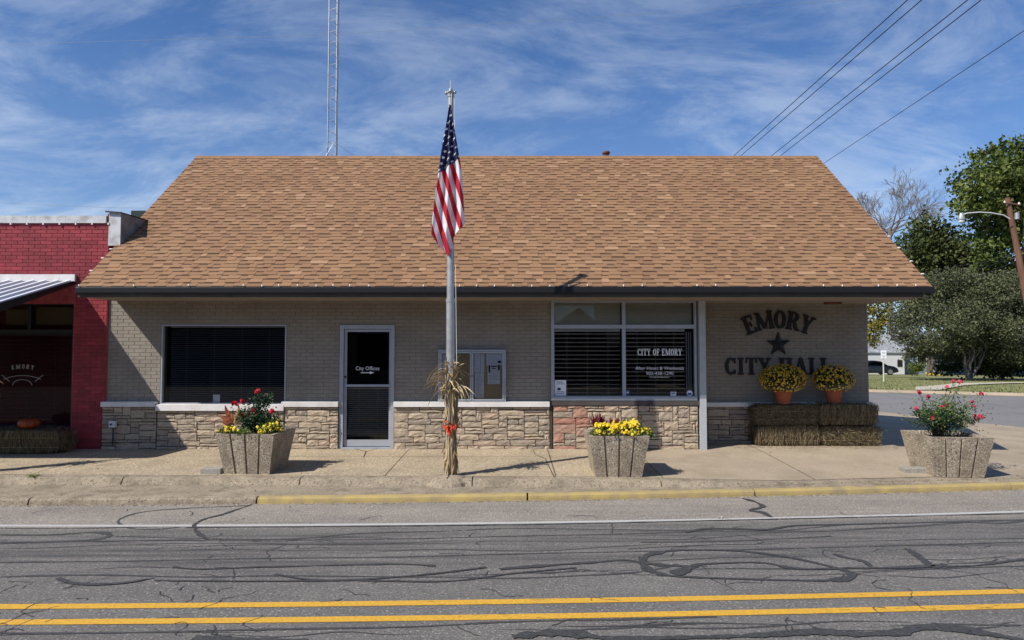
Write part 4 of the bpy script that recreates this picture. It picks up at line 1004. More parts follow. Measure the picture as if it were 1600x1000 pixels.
mb.add([(AX1-.018, AD1, AZ1-.12), (AX1, AD1, AZ1-.12), (AX1, AD1, AZ1+.03), (AX1-.018, AD1, AZ1+.03), (AX1-.018, AD0, AZ0-.05), (AX1, AD0, AZ0-.05), (AX1, AD0, AZ0+.02), (AX1-.018, AD0, AZ0+.02)], [(1,5,6,2),(0,3,7,4),(0,4,5,1),(3,2,6,7)])
mb.build('awning_edge', M['trim_black'], aw)
mb = MB(); mb.box(AXL, AX1+.02, AD0-.05, AD0-.001, AZ0+.002, P(100, 429, RW).z); mb.build('flashing', M['white_trim'], shop)
mb = MB(); mb.tube([(-7.86, 9.93, .16), (-7.86, 9.93, AZ1-.02)], .035, 10); mb.tube([(-11.4, 9.93, .16), (-11.4, 9.93, AZ1-.02)], .035, 10); mb.build('awning_post', M['trim_black'], shop)
# storefront
a, b, c, d = SO; mb = MB(); xr = wx(115)
for s_ in ((xr-.03, xr, wz(668), wz(475)), (-12, xr-.03, wz(521.5), wz(515)), (-12, xr-.03, wz(668), wz(664)), (wx(42), wx(47), wz(515), wz(475)), (-12, xr-.03, wz(475)-.02, wz(475))): mb.box(s_[0], s_[1], RW+.03, RW+.10, s_[2], s_[3])
sf = mb.build('window', M['trim_black'], shop); sf['_o'] = shop['_o']
mb = MB(); mb.box(wx(48), wx(109), RW+.15, RW+.16, wz(507.5), wz(479.5)); mb.box(wx(0), wx(36), RW+.15, RW+.16, wz(507.5), wz(483)); mb.build('lit_blind', mat('tan_transom', c4(.16,.12,.05), None, 3, .8), sf)  # plain tan blinds behind the transom panes
for (p, q, r_, s_) in ((-12, xr-.03, wz(664), wz(521.5)), (wx(47), xr-.03, wz(515), wz(475)-.02), (-12, wx(42), wz(515), wz(475)-.02)):
    mb = MB(); mb.face([(p, RW+.06, r_), (q, RW+.06, r_), (q, RW+.06, s_), (p, RW+.06, s_)]); mb.build('pane', M['glass3'], sf)
M['slat_dark'] = mat('blind_slat_dark', c4(.09,.09,.095), None, 4, .7); blind(-9.9, xr-.06, wz(662), wz(522), RW+.13, .068, .05, R(-12), M['slat_dark'], sf, cords=4)
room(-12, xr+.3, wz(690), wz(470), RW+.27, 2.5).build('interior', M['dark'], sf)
text_arc('EMORY', wx(35), wz(576)-.85, .85, R(27), .075, RW+.056, .0012, M['slat_dim'], sf)
mb = MB()
mb.tube([(wx(35)+.40*math.cos(R(a)), RW+.054, wz(602)+.17*math.sin(R(a))) for a in range(35, 146, 10)], .006, 4)
mb.tube([(wx(35)+.17*math.cos(R(a)), RW+.054, wz(602)+.10*math.sin(R(a))) for a in range(0, 181, 15)], .006, 4)
mb.tube([(wx(55), RW+.054, wz(596)), (wx(60), RW+.054, wz(592)), (wx(67), RW+.054, wz(586))], .006, 4); mb.tube([(wx(15), RW+.054, wz(596)), (wx(10), RW+.054, wz(592)), (wx(3), RW+.054, wz(586))], .006, 4)
mb.build('emblem', M['slat_dim'], sf)
mb = MB(); mb.box(-12, xr, RW-.02, RW+.03, wz(675), wz(668.5)); mb.build('sill', M['trim_black'], shop)
mb = MB(); mb.box(-12, xr, RW-.005, RW+.007, .12, wz(675.5)); mb.build('bulkhead', M['red_paint'], shop)

# ------------------------------------------------------------------ unseen shops across the road, added to block low sky, mirrored in the glass
opp = [(-34,-22,5.2,'tan_wall','long tan store far to the left across the road'),(-21.8,-9,6.0,'interior_wall','dark brick store across the road facing the red shop'),(-8.8,1.6,4.6,'tan_wall','tan flat fronted store across the road facing the flagpole'),(2.0,5.2,2.9,'interior_wall','small dark gabled store across the road facing the centre window'),(5.8,13,5.2,'interior_wall','dark store across the road facing the city hall lettering'),(13.2,30,5.0,'tan_wall','wide tan store across the road at the far right')]
for x0,x1,h,mt,lab in opp:
    op = thing('store', ((x0+x1)/2, -12.5, .1), lab, 'store', 'stores across the road'); mb = MB(); mb.box(x0, x1, -24, -12.5, .1, h)
    if 'gabled' in lab: m_=(x0+x1)/2; mb.add([(x0,-12.5,h),(x1,-12.5,h),(m_,-12.5,h+1.3),(x0,-24,h),(x1,-24,h),(m_,-24,h+1.3)], [(0,1,2),(3,5,4),(0,2,5,3),(1,4,5,2)])
    mb.build('wall', M[mt], op); k = int((x1-x0)/3.4)
    wm = MB(); wm.box(-1.2,1.2,-.02,.03,.8,3.0); wme = wm.mesh('window', M['dark'])
    for q in range(k): link_piece('window', wme, op, (x0+1.7+3.4*q, -12.5, .1))
    mb = MB(); mb.box(x0+.3, x1-.3, -12.49, -10.6, 2.7, 2.82); mb.build('canopy', M['trim_brown'], op)

# ------------------------------------------------------------------ foliage helpers
def leaf_quad(mb, p, size, rr, tone, up=.3, aspect=.55):
    d = Vector((rr.gauss(0,1), rr.gauss(0,1), rr.gauss(0,1)+up)); d.normalize()
    s_ = d.orthogonal().normalized(); s_.rotate(Matrix.Rotation(rr.uniform(0, 6.28), 3, d)); a = d*size; b = s_*size*aspect*.5; nrm = d.cross(s_)*size*.12
    i = len(mb.v); mb.v += [tuple(p), tuple(p+a*.45+b+nrm), tuple(p+a), tuple(p+a*.45-b+nrm)]; mb.f.append((i, i+1, i+2, i+3)); mb.t.append(tone)
def branches(mb, p, d, L_, r, depth, rr, tips, spread=.6, n=6, upb=.15, shrink=.72, segs=3, minr=.004):
    pts = [Vector(p)]; rad = [r]; dd = Vector(d).normalized()
    for k in range(segs):
        dd = (dd+Vector((rr.gauss(0,.13), rr.gauss(0,.13), rr.gauss(0,.10)+upb*.3))).normalized(); pts.append(pts[-1]+dd*L_/segs); rad.append(max(minr, r*(1-.35*(k+1)/segs)))
    mb.tube(pts, rad, n, cap=depth == 0)
    if depth == 0: tips.append((pts[-1], dd)); return
    k_ = rr.choice([2,3,3])
    for k in range(k_):
        ax = dd.orthogonal().normalized(); ax.rotate(Matrix.Rotation(rr.uniform(0, 6.28), 3, dd)); nd = dd.copy(); nd.rotate(Matrix.Rotation(rr.uniform(.35, 1)*spread, 3, ax)); nd.z += upb
        st_ = pts[-1] if k < 2 else pts[-2]
        branches(mb, st_, nd, L_*shrink*rr.uniform(.8,1.15), rad[-1]*.75, depth-1, rr, tips, spread, max(4, n-1), upb, shrink, segs, minr)
def tree(name, base, hgt, label, cat, leafm, barkm, trunks, lobes, nleaf, lsize, seed, group=None, r0=.25, upb=.1, cluster=.55, blen=None, usetips=True):
    """trunks: list of lean vectors; lobes: (x,y,z,rx,ry,rz) relative to base for the crown"""
    rr = random.Random(seed); t = thing(name, base, label, cat, group); B = Vector(base)
    mb = MB(); tips = []
    for ln in trunks:
        d = Vector((ln[0], ln[1], 1)).normalized(); L0 = hgt*.28 if blen is None else blen
        branches(mb, B-Vector((0,0,.3)), d, L0, r0, 4, rr, tips, .75, 8, upb, .74)
    mb.build('trunk', barkm, t, smooth=True)
    cr = MB(); cl = []
    # clump centres spread through the lobes, thicker near their surface
    vol = [l[3]*l[4]*l[5] for l in lobes]; tot = sum(vol)
    for l, v in zip(lobes, vol):
        for _ in range(max(3, int(nleaf/26*v/tot))):
            q = Vector((rr.gauss(0,1), rr.gauss(0,1), rr.gauss(0,1))).normalized()*(rr.random()**.42)
            cl.append(B+Vector((l[0]+q.x*l[3], l[1]+q.y*l[4], l[2]+q.z*l[5])))
    for p_, d_ in (tips if usetips else []): cl.append(p_)
    for c in cl:
        tone = rr.gauss(.5, .27); cs = cluster*rr.uniform(.6, 1.3)
        for _ in range(26):
            p_ = c+Vector((rr.gauss(0,.5), rr.gauss(0,.5), rr.gauss(0,.38)))*cs
            leaf_quad(cr, p_, lsize*rr.uniform(.6,1.2), rr, min(1, max(0, tone+rr.gauss(0,.12))), .2, .7)
    cr.build('crown', leafm, t); return t

# ------------------------------------------------------------------ trees and the far side of the side street
GZ = lambda X, D: max(lawnZ(X, D), -.85)
def base_at(px, D): X = P(px, 560, D).x; return (X, D, GZ(X, D))
def sc(px_r, D): return px_r*D/F_PX
# big broad-leaved tree, right edge
b = base_at(1625, 60); D = 60
z = lambda py, D: P(1500, py, D).z
def lobe(px, py, rx, ry, D, b, dy=0): c = P(px, py, D); return (c.x-b[0], dy, c.z-b[2], sc(rx, D), sc(rx, D)*.9, sc(ry, D))
tree('shade_tree', b, z(205,60)-b[2], 'tallest tree at the right edge with broad sunlit green leaves above the street lamp', 'tree', M['tree_green'], M['bark'], [(-.12,0),(.12,.1)],
     [lobe(1570,262,55,48,60,b), lobe(1530,300,52,42,60,b,-1), lobe(1625,270,60,60,60,b), lobe(1585,345,60,55,60,b,1), lobe(1650,370,60,70,60,b), lobe(1512,322,32,24,60,b,-2), lobe(1545,385,40,35,60,b)], 17000, .42, 21, r0=.45, cluster=1.0, upb=.2)
b = base_at(1450, 68)
tree('oak_tree', b, z(335,68)-b[2], 'dark rounded tree just right of the roof corner, lower than the tall one', 'tree', M['tree_dark'], M['bark'], [(0,0),(.1,0)],
     [lobe(1450,385,42,50,68,b), lobe(1425,400,28,42,68,b,-1), lobe(1480,410,42,60,68,b), lobe(1520,435,40,45,68,b,1), lobe(1440,440,45,30,68,b), lobe(1500,390,34,34,68,b,3)], 13500, .42, 22, r0=.2, cluster=.9)
b = base_at(1560, 64)
tree('oak_tree', b, z(400,64)-b[2], 'green leafy tree behind the leaning utility pole, under the tallest tree', 'tree', M['tree_green'], M['bark'], [(0,0)],
     [lobe(1560,430,42,36,64,b), lobe(1600,445,40,40,64,b,1), lobe(1530,465,30,26,64,b)], 5000, .38, 23, r0=.25, cluster=.8)
# olive-grey multi-stem tree over the lawn
D = 50; b = base_at(1512, D)
tree('cedar_tree', b, 5, 'wide drooping olive grey tree with several crooked trunks on the lawn', 'tree', M['tree_olive'], mat('grey_bark', c4(.17,.155,.14), c4(.09,.08,.07), 6, .95, .6, 20), [(-.3,0),(-.1,-.1),(.15,0),(.3,.1),(.02,.1)],
     [lobe(1432,492,40,26,D,b), lobe(1462,462,36,24,D,b,1), lobe(1505,452,34,24,D,b,2), lobe(1490,495,44,24,D,b,-1), lobe(1548,462,36,32,D,b), lobe(1590,478,36,44,D,b,1), lobe(1625,505,40,45,D,b), lobe(1398,520,28,18,D,b,-1), lobe(1420,536,30,10,D,b,-2), lobe(1535,515,50,20,D,b,-1), lobe(1470,540,44,12,D,b), lobe(1575,548,46,20,D,b), lobe(1540,552,40,16,D,b,3), lobe(1480,553,34,9,D,b,3), lobe(1440,455,36,18,D,b,2), lobe(1520,435,50,16,D,b,2), lobe(1600,440,40,20,D,b,2), lobe(1450,515,30,16,D,b,-3)], 52000, .19, 24, r0=.15, cluster=.62, upb=.3, blen=1.5)
D = 53; b = base_at(1555, D)
tree('laurel_bush', b, 2, 'dense dark green bush under the olive tree beside its trunks', 'bush', M['tree_dark'], M['bark'], [(0,0)],
     [lobe(1555,560,48,24,D,b), lobe(1590,560,35,26,D,b), lobe(1535,572,28,14,D,b), lobe(1492,575,24,12,D,b,1)], 7500, .28, 25, r0=.06, cluster=.5, blen=.6)
D = 66; b = base_at(1430, D)
tree('hedge_bush', b, 1.5, 'small bright green bush in front of the blue house', 'bush', M['tree_green'], M['bark'], [(0,0)], [lobe(1434,576,10,8,D,b)], 500, .25, 26, r0=.04, cluster=.35, blen=.15, usetips=False)
b = base_at(1346, 56)
tree('pear_tree', b, 4, 'small yellowing tree showing between the wall corner and the olive tree', 'tree', M['tree_yellow'], M['bark'], [(.1,0)],
     [lobe(1372,492,20,26,56,b), lobe(1362,525,14,20,56,b)], 1600, .26, 27, r0=.1, cluster=.5, blen=1.2, usetips=False)
# bare tree
D = 88; rr = random.Random(31); bx = base_at(1392, D); t = thing('bare_tree', bx, 'leafless grey brown tree rising behind the roof slope', 'tree')
tb = MB(); tips = []; top = P(1390, 356, D)
tb.tube([bx, (bx[0], D, 6), (top.x, D, top.z)], [.45,.36,.26], 8)
for k in range(15):
    a = rr.uniform(0, 6.28); el = rr.uniform(.15, 1.0); d = Vector((math.cos(a)*1.3-.35, math.sin(a)*.7, el))
    branches(tb, (top.x, D, top.z-rr.uniform(0,2.0)), d, 2.35, .12, 5, rr, tips, .72, 4, .10, .76, 2, .017)
tb.build('trunk', mat('bare_twigs', c4(.17,.145,.13), None, 2, .95), t)
# blue house, pale garage
D = 72; a = P(1405, 560, D); e = P(1640, 560, D); g0 = GZ(a.x, D)
hs = thing('siding_house', (a.x, D, g0), 'pale blue sided house half hidden behind the olive tree', 'house')
mb = MB(); mb.box(a.x+.4, e.x, D, D+8, g0, g0+2.9); hw = mb.build('wall', M['siding'], hs); hw['_o'] = hs['_o']
bm_ = MB(); bm_.box(0, 1, -.02, 0, 0, .16); 
x0_ = a.x+.4; bme = bm_.mesh('siding_board', M['siding'])
for k in range(14): link_piece('siding_board', bme, hw, (x0_, D-.01, g0+.25+.19*k), (R(-6),0,0), (e.x-x0_, 1, 1))
mb = MB(); mb.add([(a.x, D-.6, g0+2.75), (e.x+.4, D-.6, g0+2.75), (e.x+.4, D+4, g0+4.6), (a.x, D+4, g0+4.6), (a.x, D+8.6, g0+2.75), (e.x+.4, D+8.6, g0+2.75)], [(0,1,2,3),(3,2,5,4),(0,3,4)]); mb.build('roof', M['metal_roof'], hs)
for px in (1440, 1500):
    p = P(px, 560, D); mb = MB(); mb.box(p.x-.5, p.x+.5, D-.06, D-.03, g0+1, g0+2.1); wq = mb.build('window', M['white_wall'], hs); wq['_o'] = hs['_o']
    mb = MB(); mb.box(p.x-.42, p.x+.42, D-.075, D-.062, g0+1.08, g0+2.02); mb.build('pane', M['dark'], wq)
D = 70.8; a = P(1345, 560, D); e = P(1413, 560, D); g0 = GZ(a.x, D)
gs = thing('garage', (a.x, D, g0), 'white walled garage with a grey metal roof behind the parked black car', 'garage')
mb = MB(); mb.box(a.x, e.x, D, D+6, g0, g0+2.3); mb.build('wall', M['white_wall'], gs)
mb = MB(); zr = P(1380, 521, D+3).z; ze = P(1380, 556, D-.5).z
mb.add([(a.x-1, D-.15, g0+2.3), (e.x+.3, D-.15, g0+2.3), (e.x+.3, D+5, zr), (a.x-1, D+5, zr), (a.x-1, D-.15, g0+2.2), (e.x+.3, D-.15, g0+2.2), (e.x+.3, D+5, zr-.12)], [(0,1,2,3),(0,4,5,1),(1,5,6,2)]); gr = mb.build('roof', M['metal_roof'], gs); gr['_o'] = gs['_o']
rbm = MB(); Lg = math.hypot(5.15, zr-g0-2.3); rbm.box(-.03,.03,0,Lg,0,.05); rbme = rbm.mesh('seam', M['metal_roof']); X = a.x-.9
while X < e.x+.2: link_piece('seam', rbme, gr, (X, D-.15, g0+2.301), (math.atan2(zr-g0-2.3, 5.15),0,0)); X += .45
p = P(1406, 572, D); mb = MB(); mb.box(p.x-.25, p.x+.25, D-.04, D-.003, g0+.8, g0+1.5); mb.build('window', M['dark'], gs)
# black car
D = 69; p = P(1377, 584, D); g0 = GZ(p.x, D); CX = P(1396.5, 580, D).x-4.5
car = thing('parked_car', (CX+2.25, D, g0), 'black sedan parked nose right in front of the white garage', 'car')
sec = [(0,.35,.75),(.05,.3,.9),(.6,.25,.98),(1.1,.22,1.02),(1.7,.2,1.40),(2.3,.2,1.45),(2.9,.2,1.36),(3.45,.2,.98),(4.1,.22,.86),(4.42,.28,.68),(4.5,.35,.5)]
mb = MB()
for (x, zl, zh) in sec:
    roof_ = zh > 1.1; wy = .88; wt = .62 if roof_ else .80; zm = .92 if roof_ else zh*.85
    mb.v += [(CX+x, D-wy, g0+zl), (CX+x, D-wy-.02, g0+min(zm, .7)), (CX+x, D-wy+.04, g0+zm), (CX+x, D-wt, g0+zh), (CX+x, D+wt, g0+zh), (CX+x, D+wy-.04, g0+zm), (CX+x, D+wy, g0+zl)]
for i in range(len(sec)-1):
    for j in range(6): q = i*7+j; mb.f.append((q, q+7, q+8, q+1)); mb.t.append(.5)
mb.f += [tuple(range(7)), tuple(range((len(sec)-1)*7, len(sec)*7))[::-1]]; mb.t += [.5,.5]
mb.build('body', M['car'], car, smooth=True)
for x in (.85, 3.65):
    for sy in (-1, 1):
        wm = MB(); wm.lathe([(0,-.1),(.26,-.1),(.33,-.08),(.34,0),(.33,.08),(.26,.1),(0,.1)], (0,0,0), 16); po = bpy.data.objects.new('wheel', wm.mesh('wheel', M['tyre'], True)); COL.objects.link(po); po.parent = car
        po.location = (CX+x-(CX+2.25), sy*.84, .34); po.rotation_euler = (R(90),0,0)
        rm_ = MB(); rm_.lathe([(0,.106),(.06,.112),(.2,.104),(.23,.11),(.23,.102)], (0,0,0), 12); ro = bpy.data.objects.new('rim', rm_.mesh('rim', M['chrome'])); COL.objects.link(ro); ro.parent = po
mb = MB(); mb.add([(CX+1.25, D-.885, g0+.95), (CX+3.3, D-.885, g0+.95), (CX+2.85, D-.70, g0+1.32), (CX+1.75, D-.70, g0+1.35)], [(0,1,2,3)]); mb.build('side_window', M['glass2'], car)
mb = MB(); mb.box(CX+4.28, CX+4.40, D-.80, D-.55, g0+.6, g0+.72); mb.build('headlight', M['chrome'], car)
# sign on the lawn
D = 44; p = P(1381, 600, D); q = P(1381, 547.5, D); g0 = GZ(p.x, D)
sg = thing('street_sign', (p.x, D, g0), 'small white square sign on a thin pale post standing on the lawn', 'sign')
mb = MB(); mb.tube([(p.x, D, g0-.1), (p.x, D, q.z-.02)], .04, 8); mb.build('post', M['wood_sign'], sg)
mb = MB(); hh = sc(4.3, D); mb.box(p.x-hh, p.x+hh, D-.06, D-.045, q.z-sc(12.5, D), q.z); sp = mb.build('sign_board', M['paper'], sg); sp['_o'] = sg['_o']
mb = MB()
for k, (w_, zz_) in enumerate(((.7,2.6),(.5,4.6),(.75,8.2),(.5,10))): mb.box(p.x-hh*w_, p.x+hh*w_, D-.064, D-.0615, q.z-sc(zz_+.7, D), q.z-sc(zz_, D))
mb.build('print', M['slat_dim'], sp)
# yellow thing by the house: a small mum bed
D = 68; p = base_at(1457, D); fm = thing('flower_clump', p, 'small clump of bright yellow flowers in front of the blue house', 'flowers'); mb = MB(); rr = random.Random(3)
for _ in range(120): leaf_quad(mb, Vector(p)+Vector((rr.gauss(0,.38), rr.gauss(0,.3), abs(rr.gauss(.12,.16)))), .16, rr, rr.random(), .5, .9)
mb.build('bloom', M['yellow'], fm)
# utility pole and lamp
D = 33; pa = P(1574, 309, D); pb = P(1603, 460, D); dirp = (pb-pa)/(pb.z-pa.z); bs = pa+dirp*(-.2-pa.z)
up_ = thing('utility_pole', (bs.x, D, 0), 'leaning reddish wooden utility pole at the right edge', 'utility pole')
mb = MB(); mb.tube([bs, bs+(pa-bs)*.5, pa], [.17,.15,.115], 12); mb.build('pole', M['pole_wood'], up_)
mb = MB(); c = pa+dirp*(-.35); mb.tube([c+Vector((-.35,-.14,.08)), c+Vector((.45,-.14,-.03))], .035, 6); mb.build('crossarm', M['pole_wood'], up_)
ins = MB(); ins.lathe([(0,0),(.04,0),(.055,.03),(.03,.06),(.045,.09),(0,.12)], (0,0,0), 8); im = ins.mesh('insulator', M['slat'])
for dx in (-.3, .4): link_piece('insulator', im, up_, c+Vector((dx,-.14,.06-.07*(dx>0))))
mb = MB(); c = P(1583, 337, D); mb.lathe([(0,-.22),(.10,-.22),(.10,.06),(.08,.09),(0,.09)], (c.x, D-.25, c.z), 12); mb.build('photocell_box', M['galv'], up_)
lm = thing('street_lamp', tuple(P(1580, 340, D)), 'white curved street lamp arm reaching left from the leaning pole', 'street lamp')
arm = [P(x, y, D-.3) for x, y in ((1578,342),(1568,336),(1548,332.5),(1530,331.5),(1512,333),(1502,336))]
mb = MB(); mb.tube(arm, [.027]*6, 8); mb.build('arm', M['white_wall'], lm)
c = arm[-1]; mb = MB(); mb.lathe([(0,.12),(.07,.11),(.11,.0),(.16,-.10),(.17,-.2),(.0,-.2)], (c.x, c.y, c.z-.03), 14); mb.build('lamp_head', M['galv'], lm)
mb = MB(); mb.lathe([(.13,0),(.12,-.09),(.06,-.15),(0,-.16)], (c.x, c.y, c.z-.24), 12); mb.build('lamp_shade', M['slat'], lm)
# wires
def cable(name, pts, r, m, label, grp='power cables crossing the sky'):
    o = MB(); o.tube(pts, r, 5)
    c = pts[len(pts)//2]; return tag(o.build(name, m, None, origin=c, loc=c), label, 'cable', grp)
def run(p0, p1, z0, z1, sag, n=24):
    return [(p0[0]+(p1[0]-p0[0])*k/n, p0[1]+(p1[1]-p0[1])*k/n, z0+(z1-z0)*k/n-sag*4*(k/n)*(1-k/n)) for k in range(n+1)]
def overhead(px0, py0, px1, py1, z, r, label):
    a = G(px0, py0, z); b = G(px1, py1, z); d = (b-a); d2 = d.normalized(); e0 = a-d2*14; e1 = b+d2*45
    return cable('power_cable', run((e0.x,e0.y), (e1.x,e1.y), z, z, .0), r, M['wire'], label)
for (q, lb) in (((1418,0,1147,243), 'leftmost of the four steep cables above the roof, right of the vent'), ((1440,0,1158,243), 'second from left of the four steep cables above the roof'), ((1512,0,1206,243), 'third from left of the four steep cables above the roof'), ((1533,0,1220,243), 'rightmost of the four steep cables above the roof')):
    overhead(*q, 9, .011, lb)
overhead(1600,48,1298,248,9,.009,'lone slanting cable right of the four steep ones')
a = P(0,70,45); c = P(520,54,45); e = P(1000,22,45)
cable('telephone_cable', [(a.x*1.8-c.x*.8, 45, a.z*1.8-c.z*.8), tuple(a), tuple(c), tuple(e), (e.x*2-c.x, 45, e.z*2-c.z)], .010, M['wire_pale'], 'faint high cable crossing behind the lattice mast')
a = P(-60,314,40); c = P(160,324,40); e = P(330,327,40); cable('telephone_cable', [tuple(a), tuple(c), tuple(e)], .009, M['wire_pale'], 'faint low cable above the red brick parapet')
pA = P(1590, 385, D); 
for dy, k in ((0,0),(6,1),(14,2)):
    a = P(1586, 395+dy, 33); e = P(1500, 415+dy*1.6, 46); cable('service_cable', [tuple(a), tuple(a+(e-a)*.5-Vector((0,0,.15))), tuple(e), tuple(e+(e-a))], .015, M['wire'], ['top','middle','lowest'][k]+' cable running left from the leaning pole in front of the trees', None)

# lattice mast
D = 25; MX = P(520.5, 245, D).x; ms = thing('lattice_mast', (MX, D, 0), 'tall galvanised three legged lattice mast rising behind the roof', 'mast')
r_ = .205; legs = [(MX+r_*math.cos(R(a)), D+r_*math.sin(R(a))) for a in (200, 322, 80)]; lean = Vector(((P(524,0,D).x-MX)/14.6*1.0, 0, 1))
def lp(i, zz_): return Vector((legs[i][0]+lean.x*(zz_-6.3), legs[i][1], zz_))
for i in range(3): mb = MB(); mb.tube([lp(i, 0), lp(i, 12.4), lp(i, 19)], [.027,.027,.024], 8); mb.build('leg', M['galv'], ms)
mb = MB(); zz_ = .3; k = 0
while zz_ < 18.6:
    for i in range(3):
        j = (i+1) % 3; mb.tube([lp(i, zz_), lp(j, zz_+.08)], .007, 4, cap=False); 
    zz_ += .42; k += 1
kind(mb.build('lattice_brace', M['galv'], ms), 'stuff')
mb = MB(); mb.tube([lp(1, z_) + Vector((-.02+.012*math.sin(z_*2.2), -.03, 0)) for z_ in [i*.5 for i in range(38)]], .013, 5); mb.build('feed_cable', M['galv'], ms)
g = P(522, 222, D)
for px in (488, 506, 562): e = P(px, 249, D+.3*(px-520)/30); mb = MB(); mb.tube([g, e], .006, 5); mb.build('guy_strut', M['galv'], ms)

# ------------------------------------------------------------------ flagpole, flag
FB = G(704, 744, .17); FD = FB.y; FX = FB.x
ptop = P(704, 150, FD); zt = ptop.z
fp = thing('flagpole', (FX, FD, .17), 'tall grey galvanised flagpole standing at the pavement edge', 'flagpole')
xo = ptop.x-FX
mb = MB()
def px_(zz_): return FX+xo*(zz_-.17)/(zt-.17)
z1, z2 = P(704, 470, FD).z, P(704, 385, FD).z
mb.tube([(px_(z_), FD, z_) for z_ in (.1, z1)], [.064, .062], 20); mb.tube([(px_(z_), FD, z_) for z_ in (z1, z1+.02, z2)], [.062, .054, .052], 20)
mb.tube([(px_(z_), FD, z_) for z_ in (z2, z2+.02, zt)], [.052, .046, .040], 20); mb.build('pole', M['galv'], fp, smooth=False)
mb = MB(); mb.tube([(px_(z1), FD, z1-.02), (px_(z1), FD, z1+.03)], .068, 20); mb.build('collar', M['galv'], fp)
mb = MB(); mb.lathe([(.0,-.02),(.048,-.02),(.05,.03),(.062,.035),(.062,.06),(.03,.07),(.026,.10),(0,.105)], (ptop.x, FD, zt), 16); tk = mb.build('cap', M['galv'], fp); tk['_o'] = fp['_o']
mb = MB(); mb.lathe([(0,-.022),(.02,-.014),(.027,0),(.02,.014),(0,.022)], (0,0,0), 10); bl = mb.mesh('pulley', M['galv'], True)
for dx, dy in ((-.062,0),(.062,-.02),(0,-.065)): link_piece('pulley', bl, tk, (ptop.x+dx, FD+dy, zt+.045), (R(90),0,0))
mb = MB(); mb.tube([(ptop.x, FD, zt+.1), (ptop.x, FD, P(704,126,FD).z)], .007, 6); mb.build('spike', M['galv'], fp)
mb = MB(); mb.tube([(ptop.x+.062, FD-.03, zt+.03), (ptop.x+.068, FD-.03, 4.2), (FX+.085, FD-.03, 1.6)], .0035, 5); mb.tube([(ptop.x+.02, FD-.068, zt+.03), (ptop.x+.01, FD-.075, zt-.3)], .004, 5); mb.build('halyard', M['slat'], fp)
# footing with a crack
mb = MB(); prof = [(.0,.205),(.10,.20),(.22,.178),(.30,.12),(.33,.06)]
mb.lathe(prof[::-1], (FX-.02, FD-.06, 0), 14); ft = mb.build('footing', M['kerb_concrete'], fp)
mb = MB(); cpts = [(0,-.10,.207),(.012,-.17,.197),(-.008,-.24,.182),(.03,-.31,.145),(.05,-.36,.095)]
mb.tube([(FX-.02+a, FD-.06+b+.06, c) for a, b, c in cpts], [.010,.009,.010,.007,.005], 5); mb.build('footing_crack', M['soil'], fp)

fm_ = bpy.data.materials.new('flag_cloth'); fm_.use_nodes = True; t_ = fm_.node_tree; t_.nodes.clear(); K = t_.nodes.new; l = t_.links.new
o_ = K('ShaderNodeOutputMaterial'); b_ = K('ShaderNodeBsdfPrincipled'); b_.inputs['Roughness'].default_value = .7; tr_ = K('ShaderNodeBsdfTranslucent'); ms_ = K('ShaderNodeMixShader'); ms_.inputs[0].default_value = .3
uvn = K('ShaderNodeUVMap'); uvn.uv_map = 'cloth'; se = K('ShaderNodeSeparateXYZ'); l(uvn.outputs[0], se.inputs[0])
def fm(op, a, b=None, c=None):
    n = K('ShaderNodeMath'); n.operation = op
    for i, v in enumerate((a, b, c)):
        if v is None: continue
        if hasattr(v, 'links'): l(v, n.inputs[i])
        else: n.inputs[i].default_value = v
    return n.outputs[0]
def fmix(f, a, b):
    n = K('ShaderNodeMix'); n.data_type = 'RGBA'; l(f, n.inputs[0])
    for i, q in ((6, a), (7, b)):
        if hasattr(q, 'links'): l(q, n.inputs[i])
        else: n.inputs[i].default_value = q
    return n.outputs[2]
U, V = se.outputs[0], se.outputs[1]     # U counts stripes, V is length along them; canton where V > 0
stripe = fm('LESS_THAN', fm('FRACT', fm('MULTIPLY', U, .5)), .5)
colr = fmix(stripe, c4(.80,.80,.82), c4(.52,.012,.03))
canton = fm('GREATER_THAN', V, 0.0)
# stars: staggered rows in the canton
su = fm('MULTIPLY', U, .62); sv = fm('MULTIPLY', V, 1.0); row = fm('FLOOR', sv); off = fm('MULTIPLY', fm('FRACT', fm('MULTIPLY', row, .5)), 1.0)
fu = fm('SUBTRACT', fm('FRACT', fm('ADD', su, off)), .5); fv = fm('SUBTRACT', fm('FRACT', sv), .5)
ang = fm('ARCTAN2', fu, fv); rad_ = fm('SQRT', fm('ADD', fm('MULTIPLY', fu, fu), fm('MULTIPLY', fv, fv)))
rs = fm('MULTIPLY_ADD', fm('COSINE', fm('MULTIPLY', ang, 5.0)), .07, .19)
star = fm('LESS_THAN', rad_, rs)
blue = fmix(star, c4(.012,.018,.075), c4(.68,.68,.70))
fin = fmix(canton, colr, blue)
l(fin, b_.inputs['Base Color']); l(fin, tr_.inputs[0]); l(b_.outputs[0], ms_.inputs[1]); l(tr_.outputs[0], ms_.inputs[2]); l(ms_.outputs[0], o_.inputs[0])
